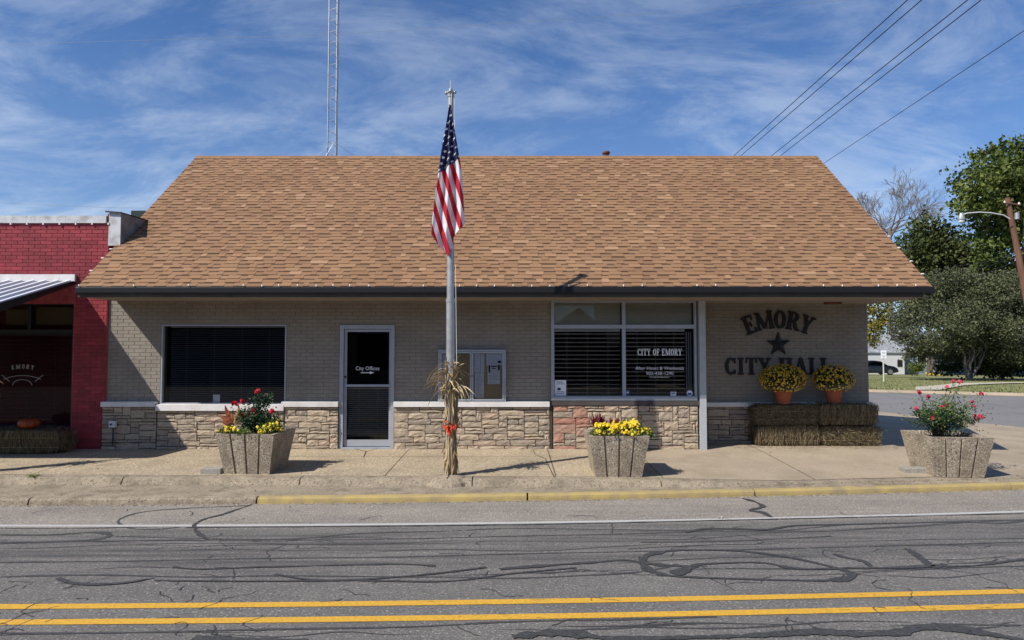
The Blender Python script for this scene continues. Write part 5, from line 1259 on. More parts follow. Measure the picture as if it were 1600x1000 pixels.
# outline in photograph pixels from the flag's own measurement (y, left, right), hung limp along the pole
FL = [(170,702.5,706),(185,700.5,708),(200,698,710.5),(215,695,713),(230,692.5,715.5),(245,690.5,718),(262,688,721),(280,686,723),(300,683.5,724.5),(320,680.5,725.5),(340,678,726.5),(355,677,727),(368,676,724)]
def interp(y):
    for (a, b) in zip(FL, FL[1:]):
        if y <= b[0]: t = (y-a[0])/(b[0]-a[0]); return a[1]+(b[1]-a[1])*t, a[2]+(b[2]-a[2])*t
    return FL[-1][1], FL[-1][2]
def bottom(s_):   # lower hem, s_ 0..1 across
    pts = [(0,374),(.12,388),(.34,401.5),(.42,398),(.52,391),(.62,390),(.68,371),(.72,370),(.84,364),(.93,359),(1,350)]
    for a, b in zip(pts, pts[1:]):
        if s_ <= b[0]: return a[1]+(b[1]-a[1])*(s_-a[0])/(b[0]-a[0])
    return 350
NX, NY = 60, 90; fo = MB(); uvs = []; s2 = FD-.10; 
rr = random.Random(4)
for j in range(NY+1):
    for i in range(NX+1):
        s_ = i/NX; yb = bottom(s_); y = 168+(yb-168)*j/NY; lx_, rx_ = interp(min(y, 368)); spread = (y-168)/220
        if y > 368: lx_ += (y-368)*.42; rx_ = rx_
        x = lx_+(rx_-lx_)*s_
        fold = .075*math.sin(s_*2*math.pi*2.35+.6+.9*spread)*min(1, spread*1.6)+.02*math.sin(s_*17+y*.03)*spread+.010*math.sin(y*.11+s_*9)
        dd_ = FD-.115-fold*.9
        p = P(x, y, FD); fo.v.append((p.x, dd_, p.z))
        # stripe coordinate: stripes run down and to the right
        zx = (x-620)*3.226; zy = (y-110)*3.226; s_c = zx-.305*zy-.6*fold*120*.35
        u_ = (s_c+81)/25.0+2*0
        v_ = (-(zy-(525-.75*(zx-225))))/26.0
        uvs.append((u_, v_))
for j in range(NY):
    for i in range(NX): q = j*(NX+1)+i; fo.f.append((q, q+1, q+NX+2, q+NX+1)); fo.t.append(.5)
fcen = (FX, FD-.1, P(700,270,FD).z)
fl = fo.build('american_flag', fm_, None, smooth=True, origin=fcen, loc=fcen); tag(fl, 'limp red white and blue striped flag with stars hanging on the flagpole', 'flag')
uvl = fl.data.uv_layers.new(name='cloth')
for lo in fl.data.loops: uvl.data[lo.index].uv = uvs[lo.vertex_index]

# ------------------------------------------------------------------ corn stalk bundles
def curved_leaf(mb, p, d, L_, w_, droop, rr, tone, n=6, twist=.6):
    p = Vector(p); d = Vector(d).normalized(); side = d.cross(Vector((0,0,1)))
    if side.length < .1: side = Vector((1,0,0))
    side.normalize(); i0 = len(mb.v); side.rotate(Matrix.Rotation(rr.uniform(-1,1), 3, d))
    for k in range(n+1):
        t = k/n; ww = w_*(1-t)**.6*(.5+.5*min(1, t*6))*.5; s_ = side.copy(); s_.rotate(Matrix.Rotation(twist*t*rr.uniform(.6,1.4), 3, d))
        mb.v += [tuple(p+s_*ww), tuple(p-s_*ww)]
        d = (d+Vector((rr.gauss(0,.12), rr.gauss(0,.12), -droop/n))).normalized(); p = p+d*L_/n
    for k in range(n): q = i0+2*k; mb.f.append((q, q+1, q+3, q+2)); mb.t.append(tone)
def corn(base, h, label, seed, ribbon=True):
    rr = random.Random(seed); B = Vector(base); t = thing('corn_shock', base, label, 'corn stalks', None)
    for k in range(15):
        a = k/15*6.28+rr.uniform(-.2,.2); r0 = .06+rr.uniform(0,.025); tp = h*rr.uniform(.72,1.0); mb = MB(); pts = []
        for q in range(9):
            f = q/8; pin = 1-.35*math.exp(-((f-.42)/.12)**2)+.15*f; pts.append(B+Vector((math.cos(a)*r0*pin+rr.gauss(0,.004), math.sin(a)*r0*pin+rr.gauss(0,.004), tp*f)))
        mb.tube(pts, [.012-.004*q/8 for q in range(9)], 6, rr.uniform(.35,.95)); mb.build('stalk', M['corn'], t)
    for k in range(250):
        a = rr.uniform(0, 6.28); f = rr.random()**.8; z_ = h*f*.98; rad = .07*(1-.3*math.exp(-((f-.42)/.12)**2)); mb = MB()
        dn = rr.random() < .75; out = rr.uniform(.05,.35) if f < .82 else rr.uniform(.1,.9)
        d = Vector((math.cos(a)*out, math.sin(a)*out, (-1 if dn else 1) if f < .85 else rr.choice([-1,.5,1])))
        L_ = rr.uniform(.10,.26); 
        curved_leaf(mb, B+Vector((math.cos(a)*rad, math.sin(a)*rad, max(z_, L_ if dn else .02))), d, L_, rr.uniform(.018,.045), rr.uniform(.1,1.2) if f > .8 else .2, rr, rr.choice([.1,.3,.5,.6,.75,.95]), 4, 1.6)
        if k < 210: mb.build('leaf', M['corn'], t)
    # loose top
    for k in range(52):
        a = rr.uniform(0, 6.28); mb = MB(); L_ = rr.uniform(.18,.42); d = Vector((math.cos(a)*rr.uniform(.3,1), math.sin(a)*rr.uniform(.3,1), rr.uniform(.1,1.4)))
        if k % 6 == 0: L_ = rr.uniform(.40,.52); d = Vector((-1.2+rr.uniform(-.3,.3), rr.uniform(-.6,.2), 1.3))
        curved_leaf(mb, B+Vector((math.cos(a)*.07, math.sin(a)*.07, h*rr.uniform(.72,.93))), d, L_, rr.uniform(.02,.04), rr.uniform(1.6,3.6), rr, rr.choice([.4,.6,.8,.95,1]), 7, 1.2); mb.build('leaf', M['corn'], t)
    if ribbon:
        mb = MB(); z_ = h*.42; ps = [B+Vector((math.cos(a*.4189)*.098, math.sin(a*.4189)*.098, z_+.01*math.sin(a*2))) for a in range(16)]; mb.tube(ps, .013, 6); mb.build('ribbon', M['ribbon'], t)
        for k in range(14):
            mb = MB(); a = rr.uniform(-2.6,-.6); curved_leaf(mb, B+Vector((rr.uniform(-.05,.05), -.11, z_+rr.uniform(-.02,.09))), (math.cos(a)*.9, -.5, rr.uniform(-1,.9)), rr.uniform(.07,.17), .035, 1.6, rr, .5, 5, 1.5); mb.build('ribbon_loop', M['ribbon'], t)
    return t
corn((FX, FD-.0, .185), 1.62, 'bundle of dry corn stalks with an orange bow tied round the flagpole', 8)
corn((-7.86, 9.93, .17), 1.60, 'bundle of dry corn stalks on the awning post at the left edge', 12)

# ------------------------------------------------------------------ planters
def planter(loc, rz, label, WT=.86, WB=.645, H=.585, seed=1):
    t = thing('planter', loc, label, 'planter', 'concrete planters along the pavement edge', rz, world=False)
    nz = 6; mb = MB(); g = .014; dp = .030
    def outline(w_):
        h = w_/2; pts = []; k_ = w_/WT
        pts.append((-h, -h))
        for c in (-.25, 0, .25): x = c*w_*1.0; pts += [(x-g, -h), (x-g*.7, -h+dp), (x+g*.7, -h+dp), (x+g, -h)]
        pts += [(h, -h), (h, h)]
        for c in (.25, 0, -.25): x = c*w_*1.0; pts += [(x+g, h), (x+g*.7, h-dp), (x-g*.7, h-dp), (x-g, h)]
        pts += [(-h, h)]; return pts
    n = len(outline(1)); 
    for k in range(nz+1):
        f = k/nz; w_ = WB+(WT-WB)*f
        if k == nz: pass
        mb.v += [(x, y, H*f) for x, y in outline(w_)]
    for k in range(nz):
        for j in range(n): a = k*n+j; b = k*n+(j+1) % n; mb.f.append((a, b, b+n, a+n)); mb.t.append(.5)
    # rim and inner wall
    i0 = len(mb.v); hi = WT/2-.06; inner = []
    for x, y in outline(WT): q = max(abs(x), abs(y)); s_ = hi/(WT/2); inner.append((max(-hi, min(hi, x)), -hi if y < 0 else hi))
    mb.v += [(x, y, H) for x, y in inner]+[(x*.93, y*.93, H-.10) for x, y in inner]
    for j in range(n):
        j2 = (j+1) % n; a = nz*n+j; b = nz*n+j2; mb.f += [(a, b, i0+j2, i0+j), (i0+j, i0+j2, i0+n+j2, i0+n+j)]; mb.t += [.5,.5]
    mb.f.append(tuple(range(n))[::-1]); mb.t.append(.5)
    mb.build('tub', M['planter'], t)
    mb = MB(); q = hi*.99; nn = 10; rr = random.Random(seed)
    for a in range(nn+1):
        for b in range(nn+1): mb.v.append((-q+2*q*a/nn, -q+2*q*b/nn, H-.075+rr.uniform(0,.025)))
    for a in range(nn):
        for b in range(nn): c = a*(nn+1)+b; mb.f.append((c, c+nn+1, c+nn+2, c+1)); mb.t.append(.5)
    mb.build('soil', M['soil'], t); return t
def ctr(pxl, pxr, py, z):
    p = G((pxl+pxr)/2, py, z); w_ = (G(pxr, py, z)-G(pxl, py, z)).length; return p, w_
pl = []
p, w_ = ctr(350, 421.4, 741.6, .168); pl.append((p, w_, R(-3), 'concrete planter with red roses, left of the glass door'))
p, w_ = ctr(931, 1003, 746, .165); pl.append((p, w_, R(0), 'concrete planter with massed yellow flowers, under the centre window'))
p, w_ = ctr(1462, 1536, 746, .115); pl.append((p, w_, R(-5), 'concrete planter with pink roses, near the street corner'))
PLT = []
for k, (p, w_, rz, lab) in enumerate(pl):
    WB = w_; c = Vector((p.x, p.y, p.z))+Matrix.Rotation(rz, 3, 'Z')@Vector((0, WB/2, 0))
    PLT.append((planter((c.x, c.y, c.z), rz, lab, WT=WB*1.30, WB=WB, H=.585, seed=k), c, WB*1.3, rz))
def rose_head(mt, n=16, s=.035, seed=0):
    rr = random.Random(seed); mb = MB()
    for k in range(n):
        a = rr.uniform(0, 6.28); el = rr.uniform(-.1, 1.3); d = Vector((math.cos(a)*math.cos(el), math.sin(a)*math.cos(el), math.sin(el))); c = d*s*rr.uniform(.4,1)
        tt = d.orthogonal().normalized()*s*.55; bb = d.cross(tt).normalized()*s*.55; mb.add([c-tt-bb, c+tt-bb, c+tt+bb+d*s*.2, c-tt+bb+d*s*.2], [(0,1,2,3)], rr.random())
    return mb.mesh('bloom', mt)
rose_m = [rose_head(M['rose'], seed=k) for k in range(3)]; pink_m = [rose_head(M['pink'], s=.03, seed=k) for k in range(3)]
def bush(parent_label, cat, base, stems, leaf_n, leafm, lsize, spread, hgt, seed, blooms, bm, name, shape=None):
    rr = random.Random(seed); B = Vector(base); t = thing(name, base, parent_label, cat); tips = []
    for k in range(stems):
        mb = MB(); a = rr.uniform(0, 6.28); o = rr.random()**.6; tip = Vector((math.cos(a)*o*spread[0], math.sin(a)*o*spread[1], hgt*(1-.45*o*o)*rr.uniform(.65,1)))
        if shape: tip = Vector(shape(k, tip, rr))
        mid = tip*.5+Vector((rr.gauss(0,.03), rr.gauss(0,.03), .04)); pts = [B+Vector((tip.x*.12, tip.y*.12, -.03)), B+mid, B+tip]; mb.tube(pts, [.006,.0045,.003], 5); mb.build('stem', M['stem'], t)
        tips.append((pts, B+tip))
        for q in range(2):
            f = rr.uniform(.35,.85); p0 = pts[0].lerp(pts[1], f*2) if f < .5 else pts[1].lerp(pts[2], f*2-1); p1 = p0+Vector((rr.gauss(0,.09), rr.gauss(0,.09), rr.uniform(.0,.12))); tips.append(([p0, (p0+p1)/2, p1], p1))
    mb = MB(); per = leaf_n//len(tips)
    for pts, tip in tips:
        tone0 = rr.uniform(.2,.8)
        for _ in range(per):
            f = rr.uniform(.3,1.05); p0 = pts[0].lerp(pts[1], f*2) if f < .5 else pts[1].lerp(pts[2], f*2-1); p0 = p0+Vector((rr.gauss(0,1), rr.gauss(0,1), rr.gauss(0,1)))*.028
            leaf_quad(mb, p0, lsize*rr.uniform(.6,1.25), rr, min(1, max(0, tone0+rr.gauss(0,.2))), .1, .6)
    kind(mb.build('foliage', leafm, t), 'stuff')
    for k in range(blooms): pts, tip = tips[rr.randrange(len(tips))]; link_piece('bloom', bm[k % 3], t, tip+Vector((0,0,.01)), (rr.uniform(-.5,.5), rr.uniform(-.5,.5), rr.uniform(0,6)), (rr.uniform(.7,1.15),)*3)
    return t
RZ_ = .585
# --- left planter: dark roses right of centre, russet leaves left, yellow flowers at the rim
_, c, WT, rz = PLT[0]; top = c.z+RZ_-.06; D0 = c.y
def at_px(x, y, D): return P(x, y, D)
t = bush('dark green rose bush with several red blooms in the left planter', 'rose bush', (c.x+.04, c.y, top), 22, 2300, M['leaf'], .042, (.27,.22), .33, 5, 0, rose_m, 'rose_bush')
rr = random.Random(9)
# taller right shoot
mb = MB(); sh = [Vector((c.x+.06, c.y-.05, top)), P(400,650,c.y-.05), P(403,612,c.y-.05)]; mb.tube(sh, [.007,.005,.003], 5); sh2 = [P(402,645,c.y), P(412,630,c.y), P(424,618,c.y)]; mb.tube(sh2, [.005,.004,.003], 5); mb.build('stem', M['stem'], t)
mb = MB()
for k in range(900):
    s_ = sh if rr.random() < .6 else sh2; f = rr.random(); p0 = s_[0].lerp(s_[1], f*2) if f < .5 else s_[1].lerp(s_[2], f*2-1); leaf_quad(mb, p0+Vector((rr.gauss(0,.06*(1.25-f)), rr.gauss(0,.05), rr.gauss(0,.035))), .04, rr, rr.random(), .1, .6)
for k in range(900): p0 = P(rr.gauss(395,14), rr.gauss(655,11), c.y+rr.gauss(-.05,.1)); leaf_quad(mb, p0, .042, rr, rr.random()*.9, .1, .6)
kind(mb.build('foliage', M['leaf'], t), 'stuff')
for k, (x, y) in enumerate(((403,612),(366,631),(378,627.5),(381,650),(397,642),(425,643),(372,633),(399,646))): link_piece('bloom', rose_m[k % 3], t, P(x, y, c.y-.13), (rr.random(), rr.random(), rr.random()*6), (1.05 if k not in (6,7) else .6,)*3)
ct = thing('coleus_plant', (c.x-.2, c.y-.05, top), 'russet and cream broad leaved plant at the left of the rose planter', 'plant')
for k, (x0_, y0_, x1_, y1_) in enumerate(((362,668,351,632),(362,668,357,640),(365,668,344,648),(363,670,348,652),(364,668,355,654),(366,664,374,634),(367,666,378,640),(364,664,362,645),(366,668,346,658))):
    a = P(x0_, y0_, c.y-.1); b = P(x1_, y1_, c.y-.1-.02*(k % 3)); mb = MB(); d = b-a; s_ = Vector((d.z, 0, -d.x)).normalized()*.030
    mb.v = [tuple(a), tuple(a.lerp(b,.45)+s_+Vector((0,-.01,0))), tuple(a.lerp(b,.8)+s_*.7), tuple(b), tuple(a.lerp(b,.8)-s_*.7), tuple(a.lerp(b,.45)-s_+Vector((0,-.01,0))), tuple(a.lerp(b,.5)+Vector((0,-.018,0)))]; mb.f = [(0,1,6),(1,2,3,6),(3,4,5,6),(5,0,6)]; mb.t = [[.1,.4,.6,.2,.5,1,.9,.7,.3][k]]*4
    mb.build('leaf', M['coleus'], ct)
def flower_bed(name, label, spots, mleaf, mflower, nl, nf, seed, cat='flowers', fs=.02, topz=None):
    rr = random.Random(seed); x0, y0, D0, *_ = spots[0]; base = P(x0, y0, D0); t = thing(name, (base.x, base.y, (topz or base.z)), label, cat); lf = MB(); fw_ = MB()
    for (x, y, D, rx, ry, wl, wf) in spots:
        for _ in range(int(nl*wl)): p = P(x+rr.gauss(0,rx*.6), y+rr.gauss(0,ry*.6)+ry*.3, D+rr.gauss(0,.07)); leaf_quad(lf, p, .035*rr.uniform(.6,1.2), rr, rr.random(), .6, .45)
        for _ in range(int(nf*wf)):
            p = P(x+rr.uniform(-1,1)*rx, y+rr.gauss(0,ry*.42), D+rr.gauss(-.03,.07)); n_ = Vector((rr.gauss(0,.4), -1+rr.gauss(0,.4), .8)).normalized(); a = n_.orthogonal().normalized(); b = n_.cross(a); r_ = fs*rr.uniform(.6,1.15); tn = rr.random()
            fw_.add([p+n_*.006]+[p+(a*math.cos(k*1.047)+b*math.sin(k*1.047))*r_ for k in range(6)], [(0,k+1,(k+1) % 6+1) for k in range(6)], tn)
    kind(lf.build('foliage', mleaf, t), 'stuff'); kind(fw_.build('blossoms', mflower, t), 'stuff'); return t
flower_bed('yellow_flowers', 'low yellow flowers at the right rim of the rose planter', [(415,668,c.y-.22,9,7,1,.6),(427,664,c.y-.15,8,8,1,.6),(409,673,c.y-.28,7,5,.6,.35),(434,670,c.y-.1,6,5,.6,.3)], M['leaf_lt'], M['yellow'], 420, 60, 3, topz=top)
flower_bed('yellow_flowers', 'low yellow flowers at the left rim of the rose planter', [(360,670,c.y-.28,8,5,1,1),(378,674,c.y-.33,9,4,.9,.15),(347,673,c.y-.25,5,3,.5,.1)], M['leaf_lt'], M['yellow'], 330, 45, 4, topz=top)
# --- centre planter
_, c, WT, rz = PLT[1]; top = c.z+RZ_-.06
flower_bed('chrysanthemums', 'mass of bright yellow flowers filling the centre planter', [(940,665,c.y-.2,10,4,1.0,1.3),(965,668,c.y-.22,13,7,1.3,1.6),(986,664,c.y-.15,12,7,1.2,2.2),(975,664,c.y,16,6,1,1.4),(953,668,c.y-.05,16,5,1,.8),(948,674,c.y-.3,16,5,1.3,.25),(985,676,c.y-.3,14,5,1.2,.3),(1005,673,c.y-.2,10,6,1.3,.25),(1013,678,c.y-.2,6,5,.8,.02),(930,676,c.y-.2,8,5,.9,.03)], M['leaf_lt'], M['yellow'], 330, 150, 6, topz=top)
pp = thing('plume_flowers', (c.x-.25, c.y, top), 'dark red spiky plumes behind the yellow flowers in the centre planter', 'flowers'); rr = random.Random(2)
for k in range(52):
    if k < 34: x = rr.uniform(922,946); y1 = rr.uniform(643,652)+abs(x-934)*.3; y0 = 668
    else: x = rr.uniform(952,973); y1 = rr.uniform(651,660); y0 = 668
    a = P(934+(x-934)*.5 if k < 34 else x-(x-962)*.4, y0, c.y+rr.uniform(-.15,.05)); b = P(x, y1, a.y); mb = MB(); mid = a.lerp(b,.6)+Vector((rr.gauss(0,.01),0,0)); mb.tube([a, mid, b], [.007,.012,.003], 6); mb.build('plume', M['purple'], pp)
# --- right planter
_, c, WT, rz = PLT[2]; top = c.z+RZ_-.06
def shp(k, tip, rr): return (tip.x*1.0-.02, tip.y, tip.z)
t = bush('open pink rose bush with arching stems in the right planter', 'rose bush', (c.x-.10, c.y, top), 34, 2100, M['leaf'], .040, (.50,.33), .52, 15, 4, pink_m, 'rose_bush', shp)
rr = random.Random(77); mb = MB()
for k in range(1100):
    leaf_quad(mb, P(rr.gauss(1482,27), rr.gauss(645,14), c.y+rr.gauss(-.05,.15)), .036, rr, rr.random(), .2, .6)
kind(mb.build('foliage', M['leaf_lt'], t), 'stuff')
for k, (x, y) in enumerate(((1480,605),(1500,597),(1490,596),(1436,614),(1451,620),(1522,635),(1529,656),(1535,652),(1523,650),(1533,616),(1432,638),(1519,628),(1531,651))):
    q = P(x, y, c.y-.1); link_piece('bloom', pink_m[k % 3], t, q, (rr.random(), rr.random(), rr.random()*6), (rr.uniform(.75,1.1),)*3)
    b0 = Vector((c.x-.1+(q.x-c.x+.1)*.45, c.y-.02, top+(q.z-top)*.45)); mb = MB(); mb.tube([b0, b0.lerp(q,.5)+Vector((0,0,.03)), q], [.005,.004,.0025], 5); mb.build('stem', M['stem'], t)
    mb = MB()
    for _ in range(16): leaf_quad(mb, b0.lerp(q, rr.uniform(.2,.98))+Vector((rr.gauss(0,.02), rr.gauss(0,.02), rr.gauss(0,.02))), .036, rr, rr.random(), .2, .6)
    mb.build('leaf', M['leaf'], t)
# concrete blocks
def block(pxl, pxr, pyb, z, label, rz=0):
    p = G((pxl+pxr)/2, pyb, z); w_ = (G(pxr, pyb, z)-G(pxl, pyb, z)).length; o = MB(); h = .085
    o.box(-w_/2, w_/2, 0, .19, 0, h); e = .006
    o2 = MB(); hw_ = w_/2
    o2.v = [(-hw_,0,0),(hw_,0,0),(hw_,.19,0),(-hw_,.19,0),(-hw_,0,h-e),(hw_,0,h-e),(hw_,.19,h-e),(-hw_,.19,h-e),(-hw_+e,e,h),(hw_-e,e,h),(hw_-e,.19-e,h),(-hw_+e,.19-e,h)]
    o2.f = [(0,1,5,4),(1,2,6,5),(2,3,7,6),(3,0,4,7),(4,5,9,8),(5,6,10,9),(6,7,11,10),(7,4,8,11),(8,9,10,11)]; o2.t = [.5]*9
    ob_ = o2.build('concrete_block', M['block']); ob_.location = (p.x, p.y, z+.002); ob_.rotation_euler = (0,0,rz); tag(ob_, label, 'concrete block')
block(313, 344, 742, .166, 'grey concrete block lying at the foot of the rose planter'); block(1414, 1447, 741, .115, 'grey concrete block lying left of the corner planter', R(-6))

# ------------------------------------------------------------------ hay bales, mums, pumpkin
def bale(x0, x1, y0, y1, z0, z1, label, seed, vert=True, grp='straw bales stacked under the city hall lettering'):
    rr = random.Random(seed); t = thing('straw_bale', ((x0+x1)/2, (y0+y1)/2, z0), label, 'straw bale', grp); mb = MB(); nx, nz = 16, 6
    cxx, cyy, czz = (x0+x1)/2, (y0+y1)/2, (z0+z1)/2
    def rnd_pt(u, v, w_):   # rounded box
        x = cxx+(x1-x0)/2*math.copysign(abs(u)**1.0, u); y = cyy+(y1-y0)/2*v; z_ = czz+(z1-z0)/2*w_
        k = noise.noise(Vector((x*3, y*3, z_*4+seed)))*.02; c = (abs(u)**6+abs(v)**6+abs(w_)**6)**(1/6); return (cxx+(x-cxx)/c+k, cyy+(y-cyy)/c+k, czz+(z_-czz)/c+k)
    m_ = 8
    for ax in range(3):
        for sg_ in (-1, 1):
            i0 = len(mb.v)
            for a in range(m_+1):
                for b in range(m_+1):
                    p = -1+2*a/m_; q = -1+2*b/m_; c3 = [p, q]; c3.insert(ax, sg_); mb.v.append(rnd_pt(*c3))
            for a in range(m_):
                for b in range(m_): q = i0+a*(m_+1)+b; mb.f.append((q, q+1, q+m_+2, q+m_+1)); mb.t.append(.25)
    mb.build('core', M['straw'], t)
    st_ = MB()
    for k in range(2600):
        f = rr.random()
        if f < .62: p = Vector((rr.uniform(x0+.01,x1-.01), y0-.002, rr.uniform(z0+.01,z1-.01))); nrm = Vector((0,-1,0))
        elif f < .85: p = Vector((rr.uniform(x0+.02,x1-.02), rr.uniform(y0,y1), z1+.0)); nrm = Vector((0,0,1))
        else: s_ = rr.choice([x0, x1]); p = Vector((s_, rr.uniform(y0,y1), rr.uniform(z0+.02,z1))); nrm = Vector((1 if s_ == x1 else -1, 0, 0))
        wob = math.sin((p.x-x0)*7+seed)*.35
        d = Vector((wob*.4+rr.gauss(0,.14), rr.gauss(0,.1), 1)) if vert else Vector((rr.gauss(0,.6), rr.gauss(0,.3), rr.gauss(0,.6)))
        if abs(nrm.z) > .5: d = Vector((rr.gauss(0,1), rr.gauss(0,1), rr.uniform(0,.35)))
        d = (d+nrm*rr.uniform(0,.12)).normalized(); s_ = d.cross(nrm)
        if s_.length < .1: continue
        s_.normalize(); L_ = rr.uniform(.04,.13); w2 = .0035
        if p.z+d.z*L_ > z1+.02: d.z *= -1
        if p.z+d.z*L_ < z0: continue
        if vert: p = p+nrm*(.006+.010*math.sin((p.x-x0)*60+math.sin(p.z*14)*1.5))
        st_.add([p-s_*w2+nrm*.004, p+s_*w2+nrm*.004, p+d*L_+s_*w2*.5+nrm*rr.uniform(.004,.012), p+d*L_-s_*w2*.5+nrm*.006], [(0,1,2,3)], rr.random())
    kind(st_.build('straw', M['straw'], t), 'stuff')
    for zz in (.3, .68):
        mb = MB(); z_ = z0+(z1-z0)*zz; mb.tube([(x0+.02, y0-.008, z_), ((x0+x1)/2, y0-.014, z_+.004), (x1-.02, y0-.008, z_)], .0028, 5); mb.build('twine', M['cork'], t)
    return t
BD = 12.38; bxa, bxm, bxb = P(1182, 660, BD).x, P(1280, 660, BD).x, P(1373, 660, BD).x; gz = .21; bh = .372
bale(bxa, bxm-.01, BD, BD+.43, gz, gz+bh, 'bottom left straw bale of the four under the wall lettering', 1)
bale(bxm+.02, bxb+.03, BD+.0, BD+.43, gz, gz+bh-.01, 'bottom right straw bale of the four under the wall lettering', 2, False)
bale(bxa-.01, bxm-.005, BD+.01, BD+.43, gz+bh, gz+2*bh+.0, 'top left straw bale carrying the fuller pot of gold flowers', 3, False)
bale(bxm+.012, bxb-.0, BD+.01, BD+.43, gz+bh-.005, gz+2*bh+.01, 'top right straw bale carrying the second pot of flowers', 4)
def mum(px, py, prx, pry, potl, potr, poty, D, zb, label, seed, dens=1.0):
    c = P(px, py, D); rx = sc(prx, D); rz_ = sc(pry, D); rr = random.Random(seed); t = thing('potted_chrysanthemum', (c.x, D, zb), label, 'potted flowers', 'potted flowers on the straw bales')
    pr = sc((potr-potl)/2, D); ph = c.z-rz_*.78-zb; mb = MB(); mb.lathe([(0,0),(pr*.74,0),(pr*.97,ph*.82),(pr*1.05,ph*.82),(pr*1.07,ph),(pr*.95,ph),(pr*.9,ph*.9),(0,ph*.9)], (c.x, D, zb+.002), 24); mb.build('pot', M['terracotta'], t, smooth=False)
    lf = MB(); fw_ = MB()
    for _ in range(1300):
        q = Vector((rr.gauss(0,1), rr.gauss(0,1), rr.gauss(0,1))).normalized(); r_ = rr.uniform(.45,.93)
        if q.z < -.55: q.z *= .4
        p = Vector((c.x+q.x*rx*r_, D+q.y*rx*r_*.9, c.z+q.z*rz_*r_)); leaf_quad(lf, p, .045, rr, rr.random(), .1, .6)
    for _ in range(int(950*dens)):
        q = Vector((rr.gauss(0,1), rr.gauss(0,1), rr.gauss(0,1)+.1)).normalized()
        if q.z < -.8: continue
        bump = 1+.05*noise.noise(q*3+Vector((seed,0,0))); p = Vector((c.x+q.x*rx*bump, D+q.y*rx*.9*bump, c.z+q.z*rz_*bump)); n_ = (q+Vector((rr.gauss(0,.2), rr.gauss(0,.2), rr.gauss(0,.2)))).normalized(); a = n_.orthogonal().normalized(); b = n_.cross(a); r_ = .016*rr.uniform(.7,1.25)
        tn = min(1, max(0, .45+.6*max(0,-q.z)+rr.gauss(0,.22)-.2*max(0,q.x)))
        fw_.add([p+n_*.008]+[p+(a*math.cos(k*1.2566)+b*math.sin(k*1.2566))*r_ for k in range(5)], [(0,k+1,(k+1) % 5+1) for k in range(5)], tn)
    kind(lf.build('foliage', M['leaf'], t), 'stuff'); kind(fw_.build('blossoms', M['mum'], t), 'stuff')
zb = gz+2*bh
mum(1223, 592, 35, 23, 1213, 1241, 627, BD+.17, zb+.01, 'fuller golden flower mound in a clay pot, left one on the straw bales', 5, 1.25)
mum(1302, 592, 31, 22.5, 1289, 1315, 624, BD+.2, zb+.02, 'sparser golden flower mound in a clay pot, right one on the straw bales', 6, .75)
bale(-10.4, wx(122)+.12, 11.45, 11.88, .205, .205+.41, 'dim straw bale in the shade of the red shop front', 7, True, None)
pk_ = thing('pumpkin', (wx(52)+.25, 11.66, .62), 'orange pumpkin sitting on the straw bale by the red shop window', 'pumpkin'); mb = MB(); i0 = 0; n = 40; prof = [(0,-.085),(.10,-.08),(.155,-.03),(.16,.02),(.12,.075),(.04,.085),(0,.07)]
for r_, z_ in prof:
    for j in range(n): a = 6.283*j/n; q = r_*(1+.06*math.cos(a*10)); mb.v.append((wx(52)+.25+q*math.cos(a), 11.66+q*math.sin(a), .705+z_))
for k in range(len(prof)-1):
    for j in range(n): a = k*n+j; b = k*n+(j+1) % n; mb.f.append((a, b, b+n, a+n)); mb.t.append(.5)
mb.build('body', M['pumpkin'], pk_, smooth=True); mb = MB(); mb.tube([(wx(52)+.25,11.66,.775),(wx(52)+.255,11.655,.81),(wx(52)+.28,11.65,.83)], [.016,.012,.012], 6); mb.build('stem', M['stem'], pk_)

rr = random.Random(88); mb = MB()
for _ in range(420):
    x = rr.uniform(3.9, 7.0); y = 12.36-abs(rr.gauss(0,.14)); a = rr.uniform(0,3.14); L_ = rr.uniform(.03,.10); z_ = .215; w_ = .0025; d = Vector((math.cos(a), math.sin(a), 0))*L_; n_ = Vector((-math.sin(a), math.cos(a), 0))*w_; p = Vector((x, y, z_+rr.uniform(.002,.008)))
    mb.add([p-n_, p+n_, p+d+n_, p+d-n_], [(0,1,2,3)], rr.random())
kind(mb.build('loose_straw', M['straw']), 'stuff')
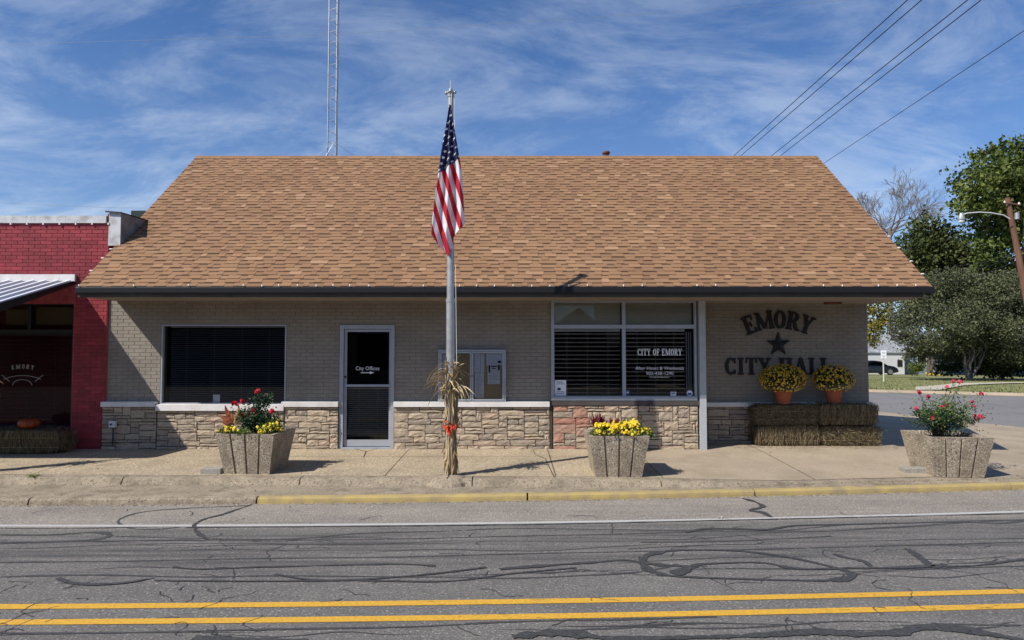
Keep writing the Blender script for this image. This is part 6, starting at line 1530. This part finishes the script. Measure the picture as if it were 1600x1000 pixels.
# ------------------------------------------------------------------ weeds, litter, grass tufts
def tuft(px, py, z, n, h, label, seed):
    p = G(px, py, z); rr = random.Random(seed); mb = MB()
    for _ in range(n): a = rr.uniform(0,6.28); curved_leaf(mb, (p.x+rr.gauss(0,.04), p.y+rr.gauss(0,.02), z), (math.cos(a)*.6, math.sin(a)*.6, rr.uniform(.3,1)), h*rr.uniform(.5,1.2), .008, 1.0, rr, rr.random(), 3)
    o = mb.build('weed', M['leaf_lt'], None, origin=tuple(p), loc=tuple(p)); tag(o, label, 'weed')
tuft(52, 745, .165, 60, .12, 'small green weed growing on the step kerb at the left', 1)
tuft(435, 776, .06, 40, .05, 'thin weeds in the gutter where the yellow kerb starts', 2)
tuft(448, 777, .03, 30, .05, 'sparse weeds in the gutter just right of the kerb joint', 3)
rr = random.Random(66); mb = MB()
for _ in range(900):
    X = rr.uniform(-9, 9); D = kerbD(X)-abs(rr.gauss(0,.035))-.012; r_ = rr.uniform(.004,.014); h_ = rr.random()*.008+.002
    mb.add([(X-r_, D-r_*.6, .001), (X+r_, D-r_*.4, .001), (X+r_*.6, D+r_*.6, .002), (X-r_*.5, D+r_*.5, .002), (X, D, h_)], [(0,1,4),(1,2,4),(2,3,4),(3,0,4)], rr.random())
for _ in range(500):
    X = rr.uniform(-9, 9); D = stepD(X)-.11-abs(rr.gauss(0,.03)); r_ = rr.uniform(.003,.010); z_ = lz(X)+.003
    mb.add([(X-r_, D-r_*.6, z_), (X+r_, D-r_*.4, z_), (X+r_*.6, D+r_*.6, z_), (X, D, z_+.006)], [(0,1,3),(1,2,3),(2,0,3)], rr.random())
kind(mb.build('gutter_grit', mat('gutter_grit', None, None, 5, .95, stops=[(0, c4(.05,.035,.025)), (.6, c4(.15,.11,.07)), (1, c4(.5,.42,.3))])), 'stuff')
mb = MB()
for _ in range(70):
    p = G(rr.uniform(0,1600), rr.uniform(702,800), .12); zz = walkZ(p.x, p.y)+.005 if p.y > stepD(p.x)+.1 else (.006 if p.y < kerbD(p.x)-.05 else .12); leaf_quad(mb, Vector((p.x, p.y, zz+.004)), .035, rr, rr.random(), 0, .5)
kind(mb.build('fallen_leaves', M['corn']), 'stuff')
rr = random.Random(67); mb = MB()
for _ in range(9000):
    X = rr.uniform(15.5, 44); D = lawnD(X)+.4+rr.random()**1.6*30; z_ = lawnZ(X, D); a = rr.uniform(0,3.14); h_ = rr.uniform(.04,.11); w_ = .03
    mb.add([(X-w_*math.cos(a), D-w_*math.sin(a), z_), (X+w_*math.cos(a), D+w_*math.sin(a), z_), (X+rr.gauss(0,.03), D+rr.gauss(0,.03), z_+h_)], [(0,1,2)], rr.random())
kind(mb.build('grass', mat('grass_blade', None, None, 5, .9, stops=[(0, c4(.08,.11,.03)), (.6, c4(.19,.20,.07)), (1, c4(.33,.29,.14))], trans=.2)), 'stuff')
